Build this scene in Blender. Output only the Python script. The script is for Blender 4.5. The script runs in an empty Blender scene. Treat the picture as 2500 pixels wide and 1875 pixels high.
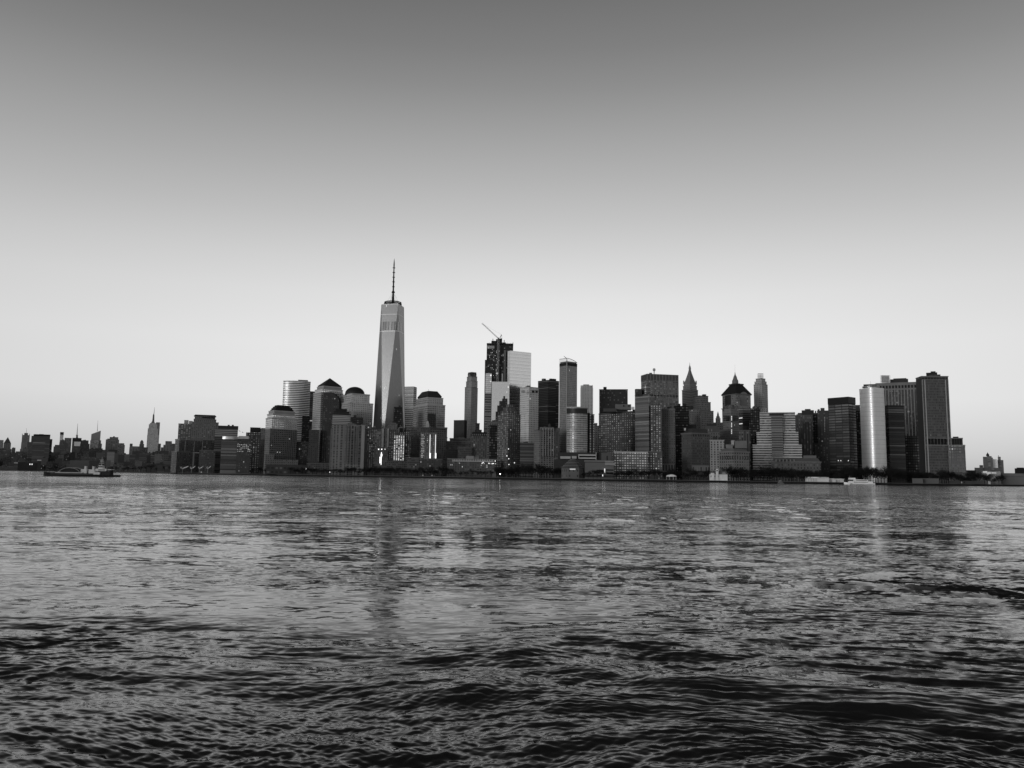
import bpy, math, random
import numpy as np
from mathutils import Vector

random.seed(7)
rng = np.random.default_rng(11)
S = bpy.context.scene
COL = S.collection

# ------------------------------------------------------------------ camera, sky, sun, exposure
CAM_H = 4.0
FPX = 1962.0                     # focal length in pixels of the 2500 px wide photograph
PITCH = math.atan(227.0 / FPX)
ROLL = 0.0139
cam_d = bpy.data.cameras.new('camera')
cam_d.sensor_width = 36.0
cam_d.lens = 36.0 * FPX / 2500.0
cam_d.clip_start = 0.5
cam_d.clip_end = 40000
cam = bpy.data.objects.new('camera', cam_d)
COL.objects.link(cam)
cam.location = (0, 0, CAM_H)
cam.rotation_mode = 'XYZ'
from mathutils import Matrix
cam.matrix_world = Matrix.Translation((0, 0, CAM_H)) @ Matrix.Rotation(math.pi / 2 + PITCH, 4, 'X') @ Matrix.Rotation(ROLL, 4, 'Z')
S.camera = cam

SUN_EL = math.radians(4.0)
SUN_AZ = math.radians(40.0)      # behind the camera, this far towards its left
sun_dir = Vector((-math.sin(SUN_AZ) * math.cos(SUN_EL), -math.cos(SUN_AZ) * math.cos(SUN_EL), math.sin(SUN_EL)))

world = bpy.data.worlds.new('World')
S.world = world
world.use_nodes = True
wn = world.node_tree
bg = wn.nodes['Background']
sky = wn.nodes.new('ShaderNodeTexSky')
sky.sky_type = 'NISHITA'
sky.sun_disc = False
sky.sun_elevation = SUN_EL
sky.sun_rotation = math.atan2(sun_dir.x, sun_dir.y)
bw = wn.nodes.new('ShaderNodeRGBToBW')
wn.links.new(sky.outputs[0], bw.inputs[0])
tc = wn.nodes.new('ShaderNodeTexCoord')
sx = wn.nodes.new('ShaderNodeSeparateXYZ')
wn.links.new(tc.outputs['Generated'], sx.inputs[0])
ramp = wn.nodes.new('ShaderNodeValToRGB')
wn.links.new(sx.outputs[2], ramp.inputs[0])
# brightness of a clear black and white dusk sky against the sine of the elevation
stops = [(-1.0, .05), (0.0, .44), (.03, .57), (.09, .70), (.157, .715), (.218, .655), (.258, .58), (.309, .465), (.358, .37), (.406, .285), (.451, .205), (.488, .155), (.533, .115), (.62, .055), (1.0, .02)]
cr = ramp.color_ramp
cr.interpolation = 'LINEAR'
while len(cr.elements) > 1:
    cr.elements.remove(cr.elements[-1])
cr.elements[0].position = 0.0
cr.elements[0].color = (.44, .44, .44, 1)
for z, c in stops[2:]:
    e = cr.elements.new(z)
    e.color = (c, c, c, 1)
mul = wn.nodes.new('ShaderNodeMath'); mul.operation = 'MULTIPLY'
wn.links.new(bw.outputs[0], mul.inputs[0]); mul.inputs[1].default_value = 0.05
mn = wn.nodes.new('ShaderNodeMath'); mn.operation = 'MINIMUM'
wn.links.new(mul.outputs[0], mn.inputs[0]); mn.inputs[1].default_value = 0.8
add = wn.nodes.new('ShaderNodeMath'); add.operation = 'ADD'
wn.links.new(ramp.outputs[0], add.inputs[0]); wn.links.new(mn.outputs[0], add.inputs[1])
# the bright arch of twilight glow is centred ahead and weakens towards both sides
def wmath(op, a, b_):
    n = wn.nodes.new('ShaderNodeMath'); n.operation = op; n.use_clamp = op == 'MAXIMUM'
    for i, x in enumerate((a, b_)):
        if isinstance(x, (int, float)): n.inputs[i].default_value = x
        else: wn.links.new(x, n.inputs[i])
    return n.outputs[0]
side = wmath('MULTIPLY', wmath('MULTIPLY', sx.outputs[0], sx.outputs[0]), wmath('MAXIMUM', sx.outputs[1], 0.0))
wn.links.new(wmath('MULTIPLY', add.outputs[0], wmath('SUBTRACT', 1.0, wmath('MULTIPLY', side, 0.55))), bg.inputs[0])
bg.inputs[1].default_value = 1.0

sd = bpy.data.lights.new('sun', 'SUN')
sd.energy = 0.9
sd.angle = math.radians(14.0)
sd.color = (1, 1, 1)
sun = bpy.data.objects.new('sun', sd)
COL.objects.link(sun)
sun.rotation_euler = sun_dir.to_track_quat('Z', 'Y').to_euler()

S.view_settings.view_transform = 'Standard'
S.view_settings.look = 'None'
S.view_settings.exposure = 0.0
S.view_settings.gamma = 1.0
S.render.film_transparent = False
S.cycles.max_bounces = 6
S.cycles.glossy_bounces = 3
S.cycles.caustics_reflective = False
S.cycles.caustics_refractive = False

# ------------------------------------------------------------------ photograph pixel -> place in the world
CP, SP, CR, SR = math.cos(PITCH), math.sin(PITCH), math.cos(ROLL), math.sin(ROLL)
GZ = 3.0                        # height of the quay and streets above the water

def zat(px, py, Y):
    u, v = px - 1250, 937.5 - py
    t = (u * SR + v * CR) / FPX
    return CAM_H + Y * (t * CP + SP) / (CP - t * SP)

def xat(px, z, Y):
    """x of a point at height z and depth Y that shows in picture column px"""
    zr = z - CAM_H
    dep = Y * CP + zr * SP
    vv = FPX * (zr * CP - Y * SP) / dep
    uu = ((px - 1250) - vv * SR) / CR
    return uu * dep / FPX

def P(px, py, Y):
    z = zat(px, py, Y)
    return Vector((xat(px, z, Y), Y, z))

def proj(p):
    zr = p[2] - CAM_H
    dep = p[1] * CP + zr * SP
    uu = FPX * p[0] / dep
    vv = FPX * (zr * CP - p[1] * SP) / dep
    return 1250 + uu * CR + vv * SR, 937.5 - (vv * CR - uu * SR)

# ------------------------------------------------------------------ materials
_mats = {}

def _math(nt, op, a, b=None, c=None):
    n = nt.nodes.new('ShaderNodeMath'); n.operation = op
    for i, x in enumerate((a, b, c)):
        if x is None: continue
        if isinstance(x, (int, float)): n.inputs[i].default_value = x
        else: nt.links.new(x, n.inputs[i])
    return n.outputs[0]

def _mix(nt, fac, a, b):
    n = nt.nodes.new('ShaderNodeMix'); n.data_type = 'FLOAT'
    for i, x in ((0, fac), (2, a), (3, b)):
        if isinstance(x, (int, float)): n.inputs[i].default_value = x
        else: nt.links.new(x, n.inputs[i])
    return n.outputs[0]

def plain(w, rough=.75, metal=0.0, emit=0.0, noise=.25, scale=.08):
    key = ('p', w, rough, metal, emit, noise, scale)
    if key in _mats: return _mats[key]
    m = bpy.data.materials.new('glow' if emit else ('metal' if metal else 'masonry'))
    m.use_nodes = True
    nt = m.node_tree; p = nt.nodes['Principled BSDF']
    t = nt.nodes.new('ShaderNodeTexCoord')
    n = nt.nodes.new('ShaderNodeTexNoise'); n.inputs['Scale'].default_value = scale; n.inputs['Detail'].default_value = 5
    nt.links.new(t.outputs['Object'], n.inputs['Vector'])
    f = _math(nt, 'MULTIPLY_ADD', n.outputs[0], 2 * noise * w, w * (1 - noise))
    c = nt.nodes.new('ShaderNodeCombineColor')
    for i in range(3): nt.links.new(f, c.inputs[i])
    nt.links.new(c.outputs[0], p.inputs['Base Color'])
    p.inputs['Roughness'].default_value = rough; p.inputs['Specular IOR Level'].default_value = .15 if rough > .35 else .5
    p.inputs['Metallic'].default_value = metal
    if emit:
        p.inputs['Emission Color'].default_value = (1, 1, 1, 1)
        p.inputs['Emission Strength'].default_value = emit
    _mats[key] = m
    return m

def fac(w=.12, g=.03, fh=4.0, bw_=4.0, wf=.55, wv=.5, gm=.35, gr=.2, lit=.01, E=.8, pier=None, vary=.6, wn_=.25, litrows=0.0):
    """facade: wall w, glass g, floor height, bay width, window share across and up; uv in metres"""
    if wf < 1 and wv < 1 and fh < 4.4 and bw_ > 1.7: fh, bw_ = fh * 1.2, bw_ * 1.25
    key = ('f', w, g, fh, bw_, wf, wv, gm, gr, lit, E, pier, vary, wn_, litrows)
    if key in _mats: return _mats[key]
    m = bpy.data.materials.new('facade'); m.use_nodes = True
    nt = m.node_tree; p = nt.nodes['Principled BSDF']; L = nt.links
    uv = nt.nodes.new('ShaderNodeUVMap'); uv.uv_map = 'UVMap'
    s = nt.nodes.new('ShaderNodeSeparateXYZ'); L.new(uv.outputs[0], s.inputs[0])
    x = _math(nt, 'DIVIDE', s.outputs[0], bw_); y = _math(nt, 'DIVIDE', s.outputs[1], fh)
    fx, fy = _math(nt, 'FLOOR', x), _math(nt, 'FLOOR', y)
    mask = None
    if wf < 1:
        d = _math(nt, 'ABSOLUTE', _math(nt, 'SUBTRACT', _math(nt, 'FRACT', x), .5))
        mask = _math(nt, 'LESS_THAN', d, wf / 2)
    if wv < 1:
        d = _math(nt, 'ABSOLUTE', _math(nt, 'SUBTRACT', _math(nt, 'FRACT', y), .5))
        k = _math(nt, 'LESS_THAN', d, wv / 2)
        mask = k if mask is None else _math(nt, 'MULTIPLY', mask, k)
    if mask is None:
        v = nt.nodes.new('ShaderNodeValue'); v.outputs[0].default_value = 1; mask = v.outputs[0]
    if pier:
        d = _math(nt, 'FRACT', _math(nt, 'DIVIDE', s.outputs[0], pier[0]))
        mask = _math(nt, 'MULTIPLY', mask, _math(nt, 'GREATER_THAN', d, pier[1] / pier[0]))
    cb = nt.nodes.new('ShaderNodeCombineXYZ'); L.new(fx, cb.inputs[0]); L.new(fy, cb.inputs[1])
    oi = nt.nodes.new('ShaderNodeObjectInfo'); L.new(_math(nt, 'MULTIPLY', oi.outputs['Random'], 91.7), cb.inputs[2])
    wnz = nt.nodes.new('ShaderNodeTexWhiteNoise'); wnz.noise_dimensions = '3D'; L.new(cb.outputs[0], wnz.inputs[0])
    sc = nt.nodes.new('ShaderNodeSeparateColor'); L.new(wnz.outputs['Color'], sc.inputs[0])
    r1, r2, r3 = sc.outputs
    t = nt.nodes.new('ShaderNodeTexCoord')
    n = nt.nodes.new('ShaderNodeTexNoise'); n.inputs['Scale'].default_value = .035; n.inputs['Detail'].default_value = 6
    L.new(t.outputs['Object'], n.inputs['Vector'])
    wall = _math(nt, 'MULTIPLY_ADD', n.outputs[0], 2 * wn_ * w, w * (1 - wn_))
    # panes differ; about one in five has a pale blind drawn
    blind = _math(nt, 'MULTIPLY', _math(nt, 'GREATER_THAN', r2, .78), .13 * vary)
    glass = _math(nt, 'ADD', _math(nt, 'MULTIPLY', _math(nt, 'MULTIPLY_ADD', r1, 2 * vary, 1 - vary), g), blind)
    base = _mix(nt, mask, wall, glass)
    c = nt.nodes.new('ShaderNodeCombineColor')
    for i in range(3): L.new(base, c.inputs[i])
    L.new(c.outputs[0], p.inputs['Base Color'])
    L.new(_mix(nt, mask, .8, gr), p.inputs['Roughness']); L.new(_mix(nt, mask, .12, .35 if gm < .4 else .5), p.inputs['Specular IOR Level'])
    L.new(_mix(nt, mask, 0.0, gm), p.inputs['Metallic'])
    if lit > 0:
        thr = _math(nt, 'GREATER_THAN', r3, 1 - lit * .6)
        if litrows:
            rw = nt.nodes.new('ShaderNodeTexWhiteNoise'); rw.noise_dimensions = '1D'
            L.new(_math(nt, 'ADD', fy, _math(nt, 'MULTIPLY', oi.outputs['Random'], 77)), rw.inputs['W'])
            thr = _math(nt, 'MAXIMUM', thr, _math(nt, 'MULTIPLY', _math(nt, 'GREATER_THAN', rw.outputs[0], 1 - litrows), _math(nt, 'GREATER_THAN', r3, .45)))
        e = _math(nt, 'MULTIPLY', _math(nt, 'MULTIPLY', mask, thr), _math(nt, 'MULTIPLY', _math(nt, 'ADD', r1, .25), E * .6))
        p.inputs['Emission Color'].default_value = (1, 1, 1, 1)
        L.new(e, p.inputs['Emission Strength'])
    _mats[key] = m
    return m

# ------------------------------------------------------------------ mesh helpers
class MB:
    def __init__(s): s.v = []; s.f = []; s.uv = []; s.mi = []
    def face(s, pts, uvs=None, mi=0):
        b = len(s.v); s.v += [tuple(p) for p in pts]
        s.f.append(tuple(range(b, b + len(pts)))); s.uv += uvs if uvs else [(p[0], p[1]) for p in pts]; s.mi.append(mi)
    def prism(s, poly, z0, z1, mi=0, top=1, poly2=None, bottom=False, u0=0.0):
        q = poly2 or poly; u = u0; n = len(poly)
        for i in range(n):
            a, b = poly[i], poly[(i + 1) % n]; c, d = q[(i + 1) % n], q[i]
            l = math.hypot(b[0] - a[0], b[1] - a[1]); l2 = math.hypot(c[0] - d[0], c[1] - d[1]); o = (l - l2) / 2
            h0, h1 = z0 - GZ, z1 - GZ
            s.face([(a[0], a[1], z0), (b[0], b[1], z0), (c[0], c[1], z1), (d[0], d[1], z1)],
                   [(u, h0), (u + l, h0), (u + l - o, h1), (u + o, h1)], mi)
            u += l
        s.face([(p[0], p[1], z1) for p in q], None, top)
        if bottom: s.face([(p[0], p[1], z0) for p in reversed(poly)], None, top)
        return s
    def box(s, x0, x1, y0, y1, z0, z1, mi=0, top=None):
        return s.prism([(x0, y0), (x1, y0), (x1, y1), (x0, y1)], z0, z1, mi, mi if top is None else top, bottom=True)
    def tube(s, a, b, r0, r1=None, n=6, mi=0):
        a, b = Vector(a), Vector(b); r1 = r0 if r1 is None else r1
        d = (b - a).normalized(); k = d.orthogonal().normalized(); j = d.cross(k)
        ra = [a + (k * math.cos(t) + j * math.sin(t)) * r0 for t in [2 * math.pi * i / n for i in range(n)]]
        rb = [b + (k * math.cos(t) + j * math.sin(t)) * r1 for t in [2 * math.pi * i / n for i in range(n)]]
        for i in range(n):
            s.face([ra[i], ra[(i + 1) % n], rb[(i + 1) % n], rb[i]], None, mi)
        s.face(list(reversed(ra)), None, mi); s.face(rb, None, mi)
        return s
    def lathe(s, cx, cy, prof, n=20, mi=0, top=None):
        rings = [[(cx + r * math.cos(2 * math.pi * i / n), cy + r * math.sin(2 * math.pi * i / n), z) for i in range(n)] for r, z in prof]
        for k in range(len(rings) - 1):
            for i in range(n):
                j = (i + 1) % n; h0, h1 = prof[k][1] - GZ, prof[k + 1][1] - GZ
                u = 2 * math.pi * max(prof[0][0], .1) / n
                s.face([rings[k][i], rings[k][j], rings[k + 1][j], rings[k + 1][i]], [(u * i, h0), (u * i + u, h0), (u * i + u, h1), (u * i, h1)], mi)
        s.face(rings[-1], None, mi if top is None else top)
        return s
    def build(s, name, mats, parent=None, loc=(0, 0, 0), smooth=False):
        me = bpy.data.meshes.new(name)
        lx, ly, lz = loc
        me.from_pydata([(v[0] - lx, v[1] - ly, v[2] - lz) for v in s.v], [], s.f)
        ul = me.uv_layers.new(name='UVMap')
        ul.data.foreach_set('uv', np.array(s.uv, dtype=np.float32).ravel())
        for m in (mats if isinstance(mats, (list, tuple)) else [mats]): me.materials.append(m)
        nm = len(me.materials)
        me.polygons.foreach_set('material_index', [min(i, nm - 1) for i in s.mi])
        if smooth: me.polygons.foreach_set('use_smooth', [True] * len(s.f))
        o = bpy.data.objects.new(name, me); COL.objects.link(o)
        if parent is not None: o.parent = parent
        else: o.location = loc
        return o

def empty(name, loc, label, cat, group=None):
    o = bpy.data.objects.new(name, None); COL.objects.link(o); o.location = loc
    o['label'] = label; o['category'] = cat
    if group: o['group'] = group
    return o

def inset(poly, d):
    """move every corner of a convex footprint inwards by d metres (outwards when negative)"""
    n = len(poly); out = []
    for i in range(n):
        p0, p1, p2 = Vector(poly[i - 1][:2]), Vector(poly[i][:2]), Vector(poly[(i + 1) % n][:2])
        e1, e2 = (p1 - p0).normalized(), (p2 - p1).normalized()
        n1, n2 = Vector((-e1.y, e1.x)), Vector((-e2.y, e2.x))
        b = (n1 + n2); k = max(b.length_squared / 2, .2)
        out.append(tuple(p1 + b * (d / k)))
    return out

def scale_poly(poly, k, ky=None):
    cx = sum(p[0] for p in poly) / len(poly); cy = sum(p[1] for p in poly) / len(poly)
    return [(cx + (p[0] - cx) * k, cy + (p[1] - cy) * (ky or k)) for p in poly]

def center(poly): return (sum(p[0] for p in poly) / len(poly), sum(p[1] for p in poly) / len(poly))

def foot(pxl, pxr, py, Y, depth=35, pxm=None, th=25.0, zref=None):
    """footprint of a block whose top front edge spans these picture columns at row py; with pxm, two faces show and meet there"""
    pm = pxm if pxm is not None else (pxl + pxr) / 2
    z = zref if zref is not None else zat(pm, py, Y)
    M = Vector((xat(pm, z, Y), Y))
    er = M.normalized(); et = Vector((er.y, -er.x))
    def solve(px, a):
        s_ = (px - pm) * Y / FPX
        for _ in range(8):
            q = M + er * a + et * s_
            s_ += (px - proj((q.x, q.y, z))[0]) * Y / FPX * .8
        return M + er * a + et * s_
    if pxm is None:
        l, r = solve(pxl, 0), solve(pxr, 0)
        return [tuple(l), tuple(r), tuple(r + er * depth), tuple(l + er * depth)], z
    t = math.tan(math.radians(th))
    xl, xr = (pm - pxl) * Y / FPX, (pxr - pm) * Y / FPX
    if xl < xr: a, b = xl / t, xr * t
    else: a, b = xl * t, xr / t
    l, r = solve(pxl, a), solve(pxr, b)
    return [tuple(l), tuple(M), tuple(r), tuple(l + r - M)], z

def foot_arc(pxl, pxr, py, Y, sag, depth, n=14, zref=None):
    poly, z = foot(pxl, pxr, py, Y, depth, zref=zref)
    l, r = Vector(poly[0]), Vector(poly[1]); er = (Vector(poly[3]) - l).normalized()
    arc = [l.lerp(r, i / n) - er * (sag * (1 - (2 * i / n - 1) ** 2)) for i in range(n + 1)]
    return [tuple(p) for p in arc] + [poly[2], poly[3]], z

ROOF = plain(.045); PALE = plain(.22); DARK = plain(.02); MIDT = plain(.09); WHITE = plain(.5)

class B:
    """one building: an Empty at its base and its parts"""
    def __init__(s, name, label, cat, px, Y, group=None):
        s.loc = Vector((xat(px, GZ, Y), Y, GZ)); s.Y = Y
        s.root = empty(name, s.loc, label, cat, group)
    def add(s, name, mb, mats, parent=None, smooth=False):
        o = mb.build(name, mats, s.root, s.loc, smooth)
        if parent is not None: o.parent = parent
        return o
    def last(s): return s.root.children[-1]
    def block(s, name, poly, z0, z1, mat, roof=None, cornice=None, poly2=None, parent=None):
        o = s.add(name, MB().prism(poly, z0, z1, 0, 1, poly2), [mat, roof or ROOF], parent)
        if cornice:
            w, h, out = cornice
            s.add('cornice', MB().prism(inset(poly2 or poly, -out), z1 - h * .4, z1 + h * .6, 0, 0, bottom=True), plain(w))
        return o
    def box(s, name, px0, px1, py0, py1, Y, depth, mat, parent=None):
        poly, z1 = foot(px0, px1, py0, Y, depth); z0 = GZ if py1 is None else zat((px0 + px1) / 2, py1, Y)
        return s.add(name, MB().prism(poly, z0, z1, 0, 0, bottom=True), mat, parent)

def clutter(b, poly, z, n, seed=0, tank=False, mast=False):
    r = random.Random(seed * 31 + int(z * 7) + n)
    cx, cy = center(poly)
    l, rr = Vector(poly[0][:2]), Vector(poly[2 if len(poly) > 3 else 1][:2])
    w = math.hypot(poly[1][0] - poly[0][0], poly[1][1] - poly[0][1])
    for i in range(n):
        k = .12 + .22 * r.random(); o = (r.random() - .5) * .5
        q = scale_poly(poly, k); sh = (l - rr) * o
        q = [(p[0] + sh.x, p[1] + abs(sh.y) * 0) for p in q]
        b.add('mechanical_room', MB().prism(q, z - .2, z + 2.5 + 4 * r.random(), 0, 0), plain(r.choice([.03, .06, .1])))
    if tank:
        x, y = cx + (r.random() - .5) * w * .4, cy
        b.add('water_tank', MB().lathe(x, y, [(2.4, z + 2), (2.4, z + 6.5), (.3, z + 8.2)], 10), plain(.05))
    if mast:
        x = cx + (r.random() - .5) * w * .3
        b.add('mast', MB().tube((x, cy, z), (x, cy, z + 9), .35, .15, 5), plain(.06))

def tower(name, label, cat, Y, mat, tiers, depth=35, th=25.0, cornice=(.10, 1.6, .5), clut=0, tank=False, mast=False, roof=None, mats=None, step=4, group=None):
    """tiers bottom-up: (pxl, pxr, py[, pxm]); each stands on the one before. Returns (B, footprints, heights)"""
    t0 = tiers[0]
    b = B(name, label, cat, (t0[0] + t0[1]) / 2, Y, group)
    z0 = GZ - .1; ps, zs = [], []
    for i, t in enumerate(tiers):
        pxm = t[3] if len(t) > 3 else None
        poly, z1 = foot(t[0], t[1], t[2], Y + i * step, max(depth - i * 2 * step, 8), pxm, th)
        b.block('body' if i == 0 else 'setback', poly, z0, z1, (mats[i] if mats else mat), roof, cornice)
        ps.append(poly); zs.append(z1); z0 = z1
    if clut or tank or mast: clutter(b, ps[-1], zs[-1], clut, int(t0[0]), tank, mast)
    return b, ps, zs

def bands(b, poly, z0, z1, pitch, h, mat, out=.35, name='floor_band'):
    n = int((z1 - z0) / pitch)
    ring = inset(poly, -out)
    src = None
    for i in range(n):
        z = z1 - (i + 1) * pitch
        if src is None:
            src = b.add(name, MB().prism(ring, z, z + h, 0, 0, bottom=True), mat); zz = z
        else:
            o = src.copy(); COL.objects.link(o); o.parent = b.root; o.location.z = src.location.z + (z - zz)

def piers(b, p0, p1, z0, z1, n, w, d, mat, name='pier', inner=False):
    p0, p1 = Vector(p0[:2]), Vector(p1[:2]); e = (p1 - p0).normalized(); nr = Vector((e.y, -e.x))
    for i in range(n):
        k = (i + .5) / n if inner else i / (n - 1)
        c = p0.lerp(p1, k); a, q = c - e * w / 2, c + e * w / 2
        b.add(name, MB().prism([tuple(a + nr * d), tuple(q + nr * d), tuple(q - nr * .2), tuple(a - nr * .2)], z0, z1, 0, 0, bottom=True), mat)

def lit_windows(b, p0, p1, z0, z1, nx, nz, keep, E=.9, w=.5, h=.45, seed=1, name='lit_window'):
    """individual lit panes set 12 cm proud of a facade from p0 to p1"""
    r = random.Random(seed); p0, p1 = Vector(p0[:2]), Vector(p1[:2]); e = (p1 - p0).normalized(); nr = Vector((e.y, -e.x))
    L = (p1 - p0).length; cnt = 0
    for j in range(nz):
        for i in range(nx):
            if r.random() > keep or cnt >= 100: continue
            cnt += 1
            c = p0 + e * (L * (i + .5) / nx) + nr * .12; ww, hh = L / nx * w / 2, (z1 - z0) / nz * h / 2; z = z0 + (z1 - z0) * (j + .5) / nz
            a, q = c - e * ww, c + e * ww
            b.add(name, MB().prism([tuple(a), tuple(q), tuple(q - nr * .3), tuple(a - nr * .3)], z - hh, z + hh, 0, 0, bottom=True), plain(.3, .4, 0, round(E * r.choice([.5, .8, 1.0]), 2)))

def hip(b, poly, z0, z1, k, mat, name='roof', ky=None, over=0.0):
    q = inset(poly, -over) if over else poly
    return b.add(name, MB().prism(q, z0, z1, 0, 0, poly2=scale_poly(q, k, ky), bottom=True), mat)

# ------------------------------------------------------------------ land and quay
SHORE = [(-900, 5600), (-200, 5000), (0, 4500), (150, 3900), (300, 3300), (372, 2750), (425, 2150), (600, 1850), (900, 1620), (1100, 1430),
         (1300, 1285), (1450, 1195), (1776, 1165), (2061, 1172), (2300, 1230), (2500, 1330), (2800, 1700), (3500, 2600)]
shore = [(xat(px, GZ, Y), Y) for px, Y in SHORE]

def shore_y(px):
    for (a, ya), (b_, yb) in zip(SHORE, SHORE[1:]):
        if a <= px <= b_: return ya + (yb - ya) * (px - a) / (b_ - a)
    return SHORE[-1][1]

def struct(name, mb, mat):
    o = mb.build(name, mat); o['kind'] = 'structure'; return o

far = [(5200, 9000), (-6500, 9000)]
land = MB()
land.face([(x, y + 1.2, GZ) for x, y in shore] + [(x, y, GZ) for x, y in far])
struct('ground', land, plain(.04, .9, scale=.01))
sw = MB(); cap = MB(); prom = MB()
for a, c in zip(shore, shore[1:]):
    A, C_ = Vector(a), Vector(c); e = (C_ - A).normalized(); n = Vector((-e.y, e.x))
    if A.length_squared == 0: continue
    sw.prism([tuple(A), tuple(C_), tuple(C_ + n * 1.3), tuple(A + n * 1.3)], -2, GZ - .45, 0, 0)
    cap.prism([tuple(A - n * .15), tuple(C_ - n * .15), tuple(C_ + n * 1.2), tuple(A + n * 1.2)], GZ - .45, GZ + .15, 0, 0, bottom=True)
    prom.face([tuple(A + n * 1.3) + (GZ + .01,), tuple(C_ + n * 1.3) + (GZ + .01,), tuple(C_ + n * 9) + (GZ + .01,), tuple(A + n * 9) + (GZ + .01,)])
struct('seawall', sw, plain(.012, .8))
struct('seawall_coping', cap, plain(.10, .8, scale=.3))
struct('promenade', prom, plain(.10, .9, scale=.2))

# promenade railing: one long rail broken into separate lengths
rail_mat = plain(.03)
for k, (pa, pb) in enumerate([(640, 760), (770, 930), (940, 1090), (1100, 1290), (1300, 1450), (1460, 1620)]):
    b = B('quay_railing', ['low quay railing along the water in front of the stepped black-crowned tower', 'low quay railing in front of the apartment slab with pale end piers',
          'low quay railing in front of the two bright glowing strips', 'low quay railing in front of the long pale-topped low block',
          'low quay railing in front of the stepped hexagonal pavilion', 'low quay railing left of the white domed tent'][k], 'railing', (pa + pb) / 2, shore_y((pa + pb) / 2), 'railings along the quay')
    mb = MB(); n = 22; pts = []
    for i in range(n + 1):
        px = pa + (pb - pa) * i / n; Y = shore_y(px) + 1.0; pts.append((xat(px, GZ, Y), Y))
    for i in range(n):
        for h in (.45, .8, 1.1): mb.tube((*pts[i], GZ + h), (*pts[i + 1], GZ + h), .05, n=3)
    for p in pts: mb.tube((*p, GZ), (*p, GZ + 1.12), .07, n=4)
    b.add('rail', mb, rail_mat)

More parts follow.
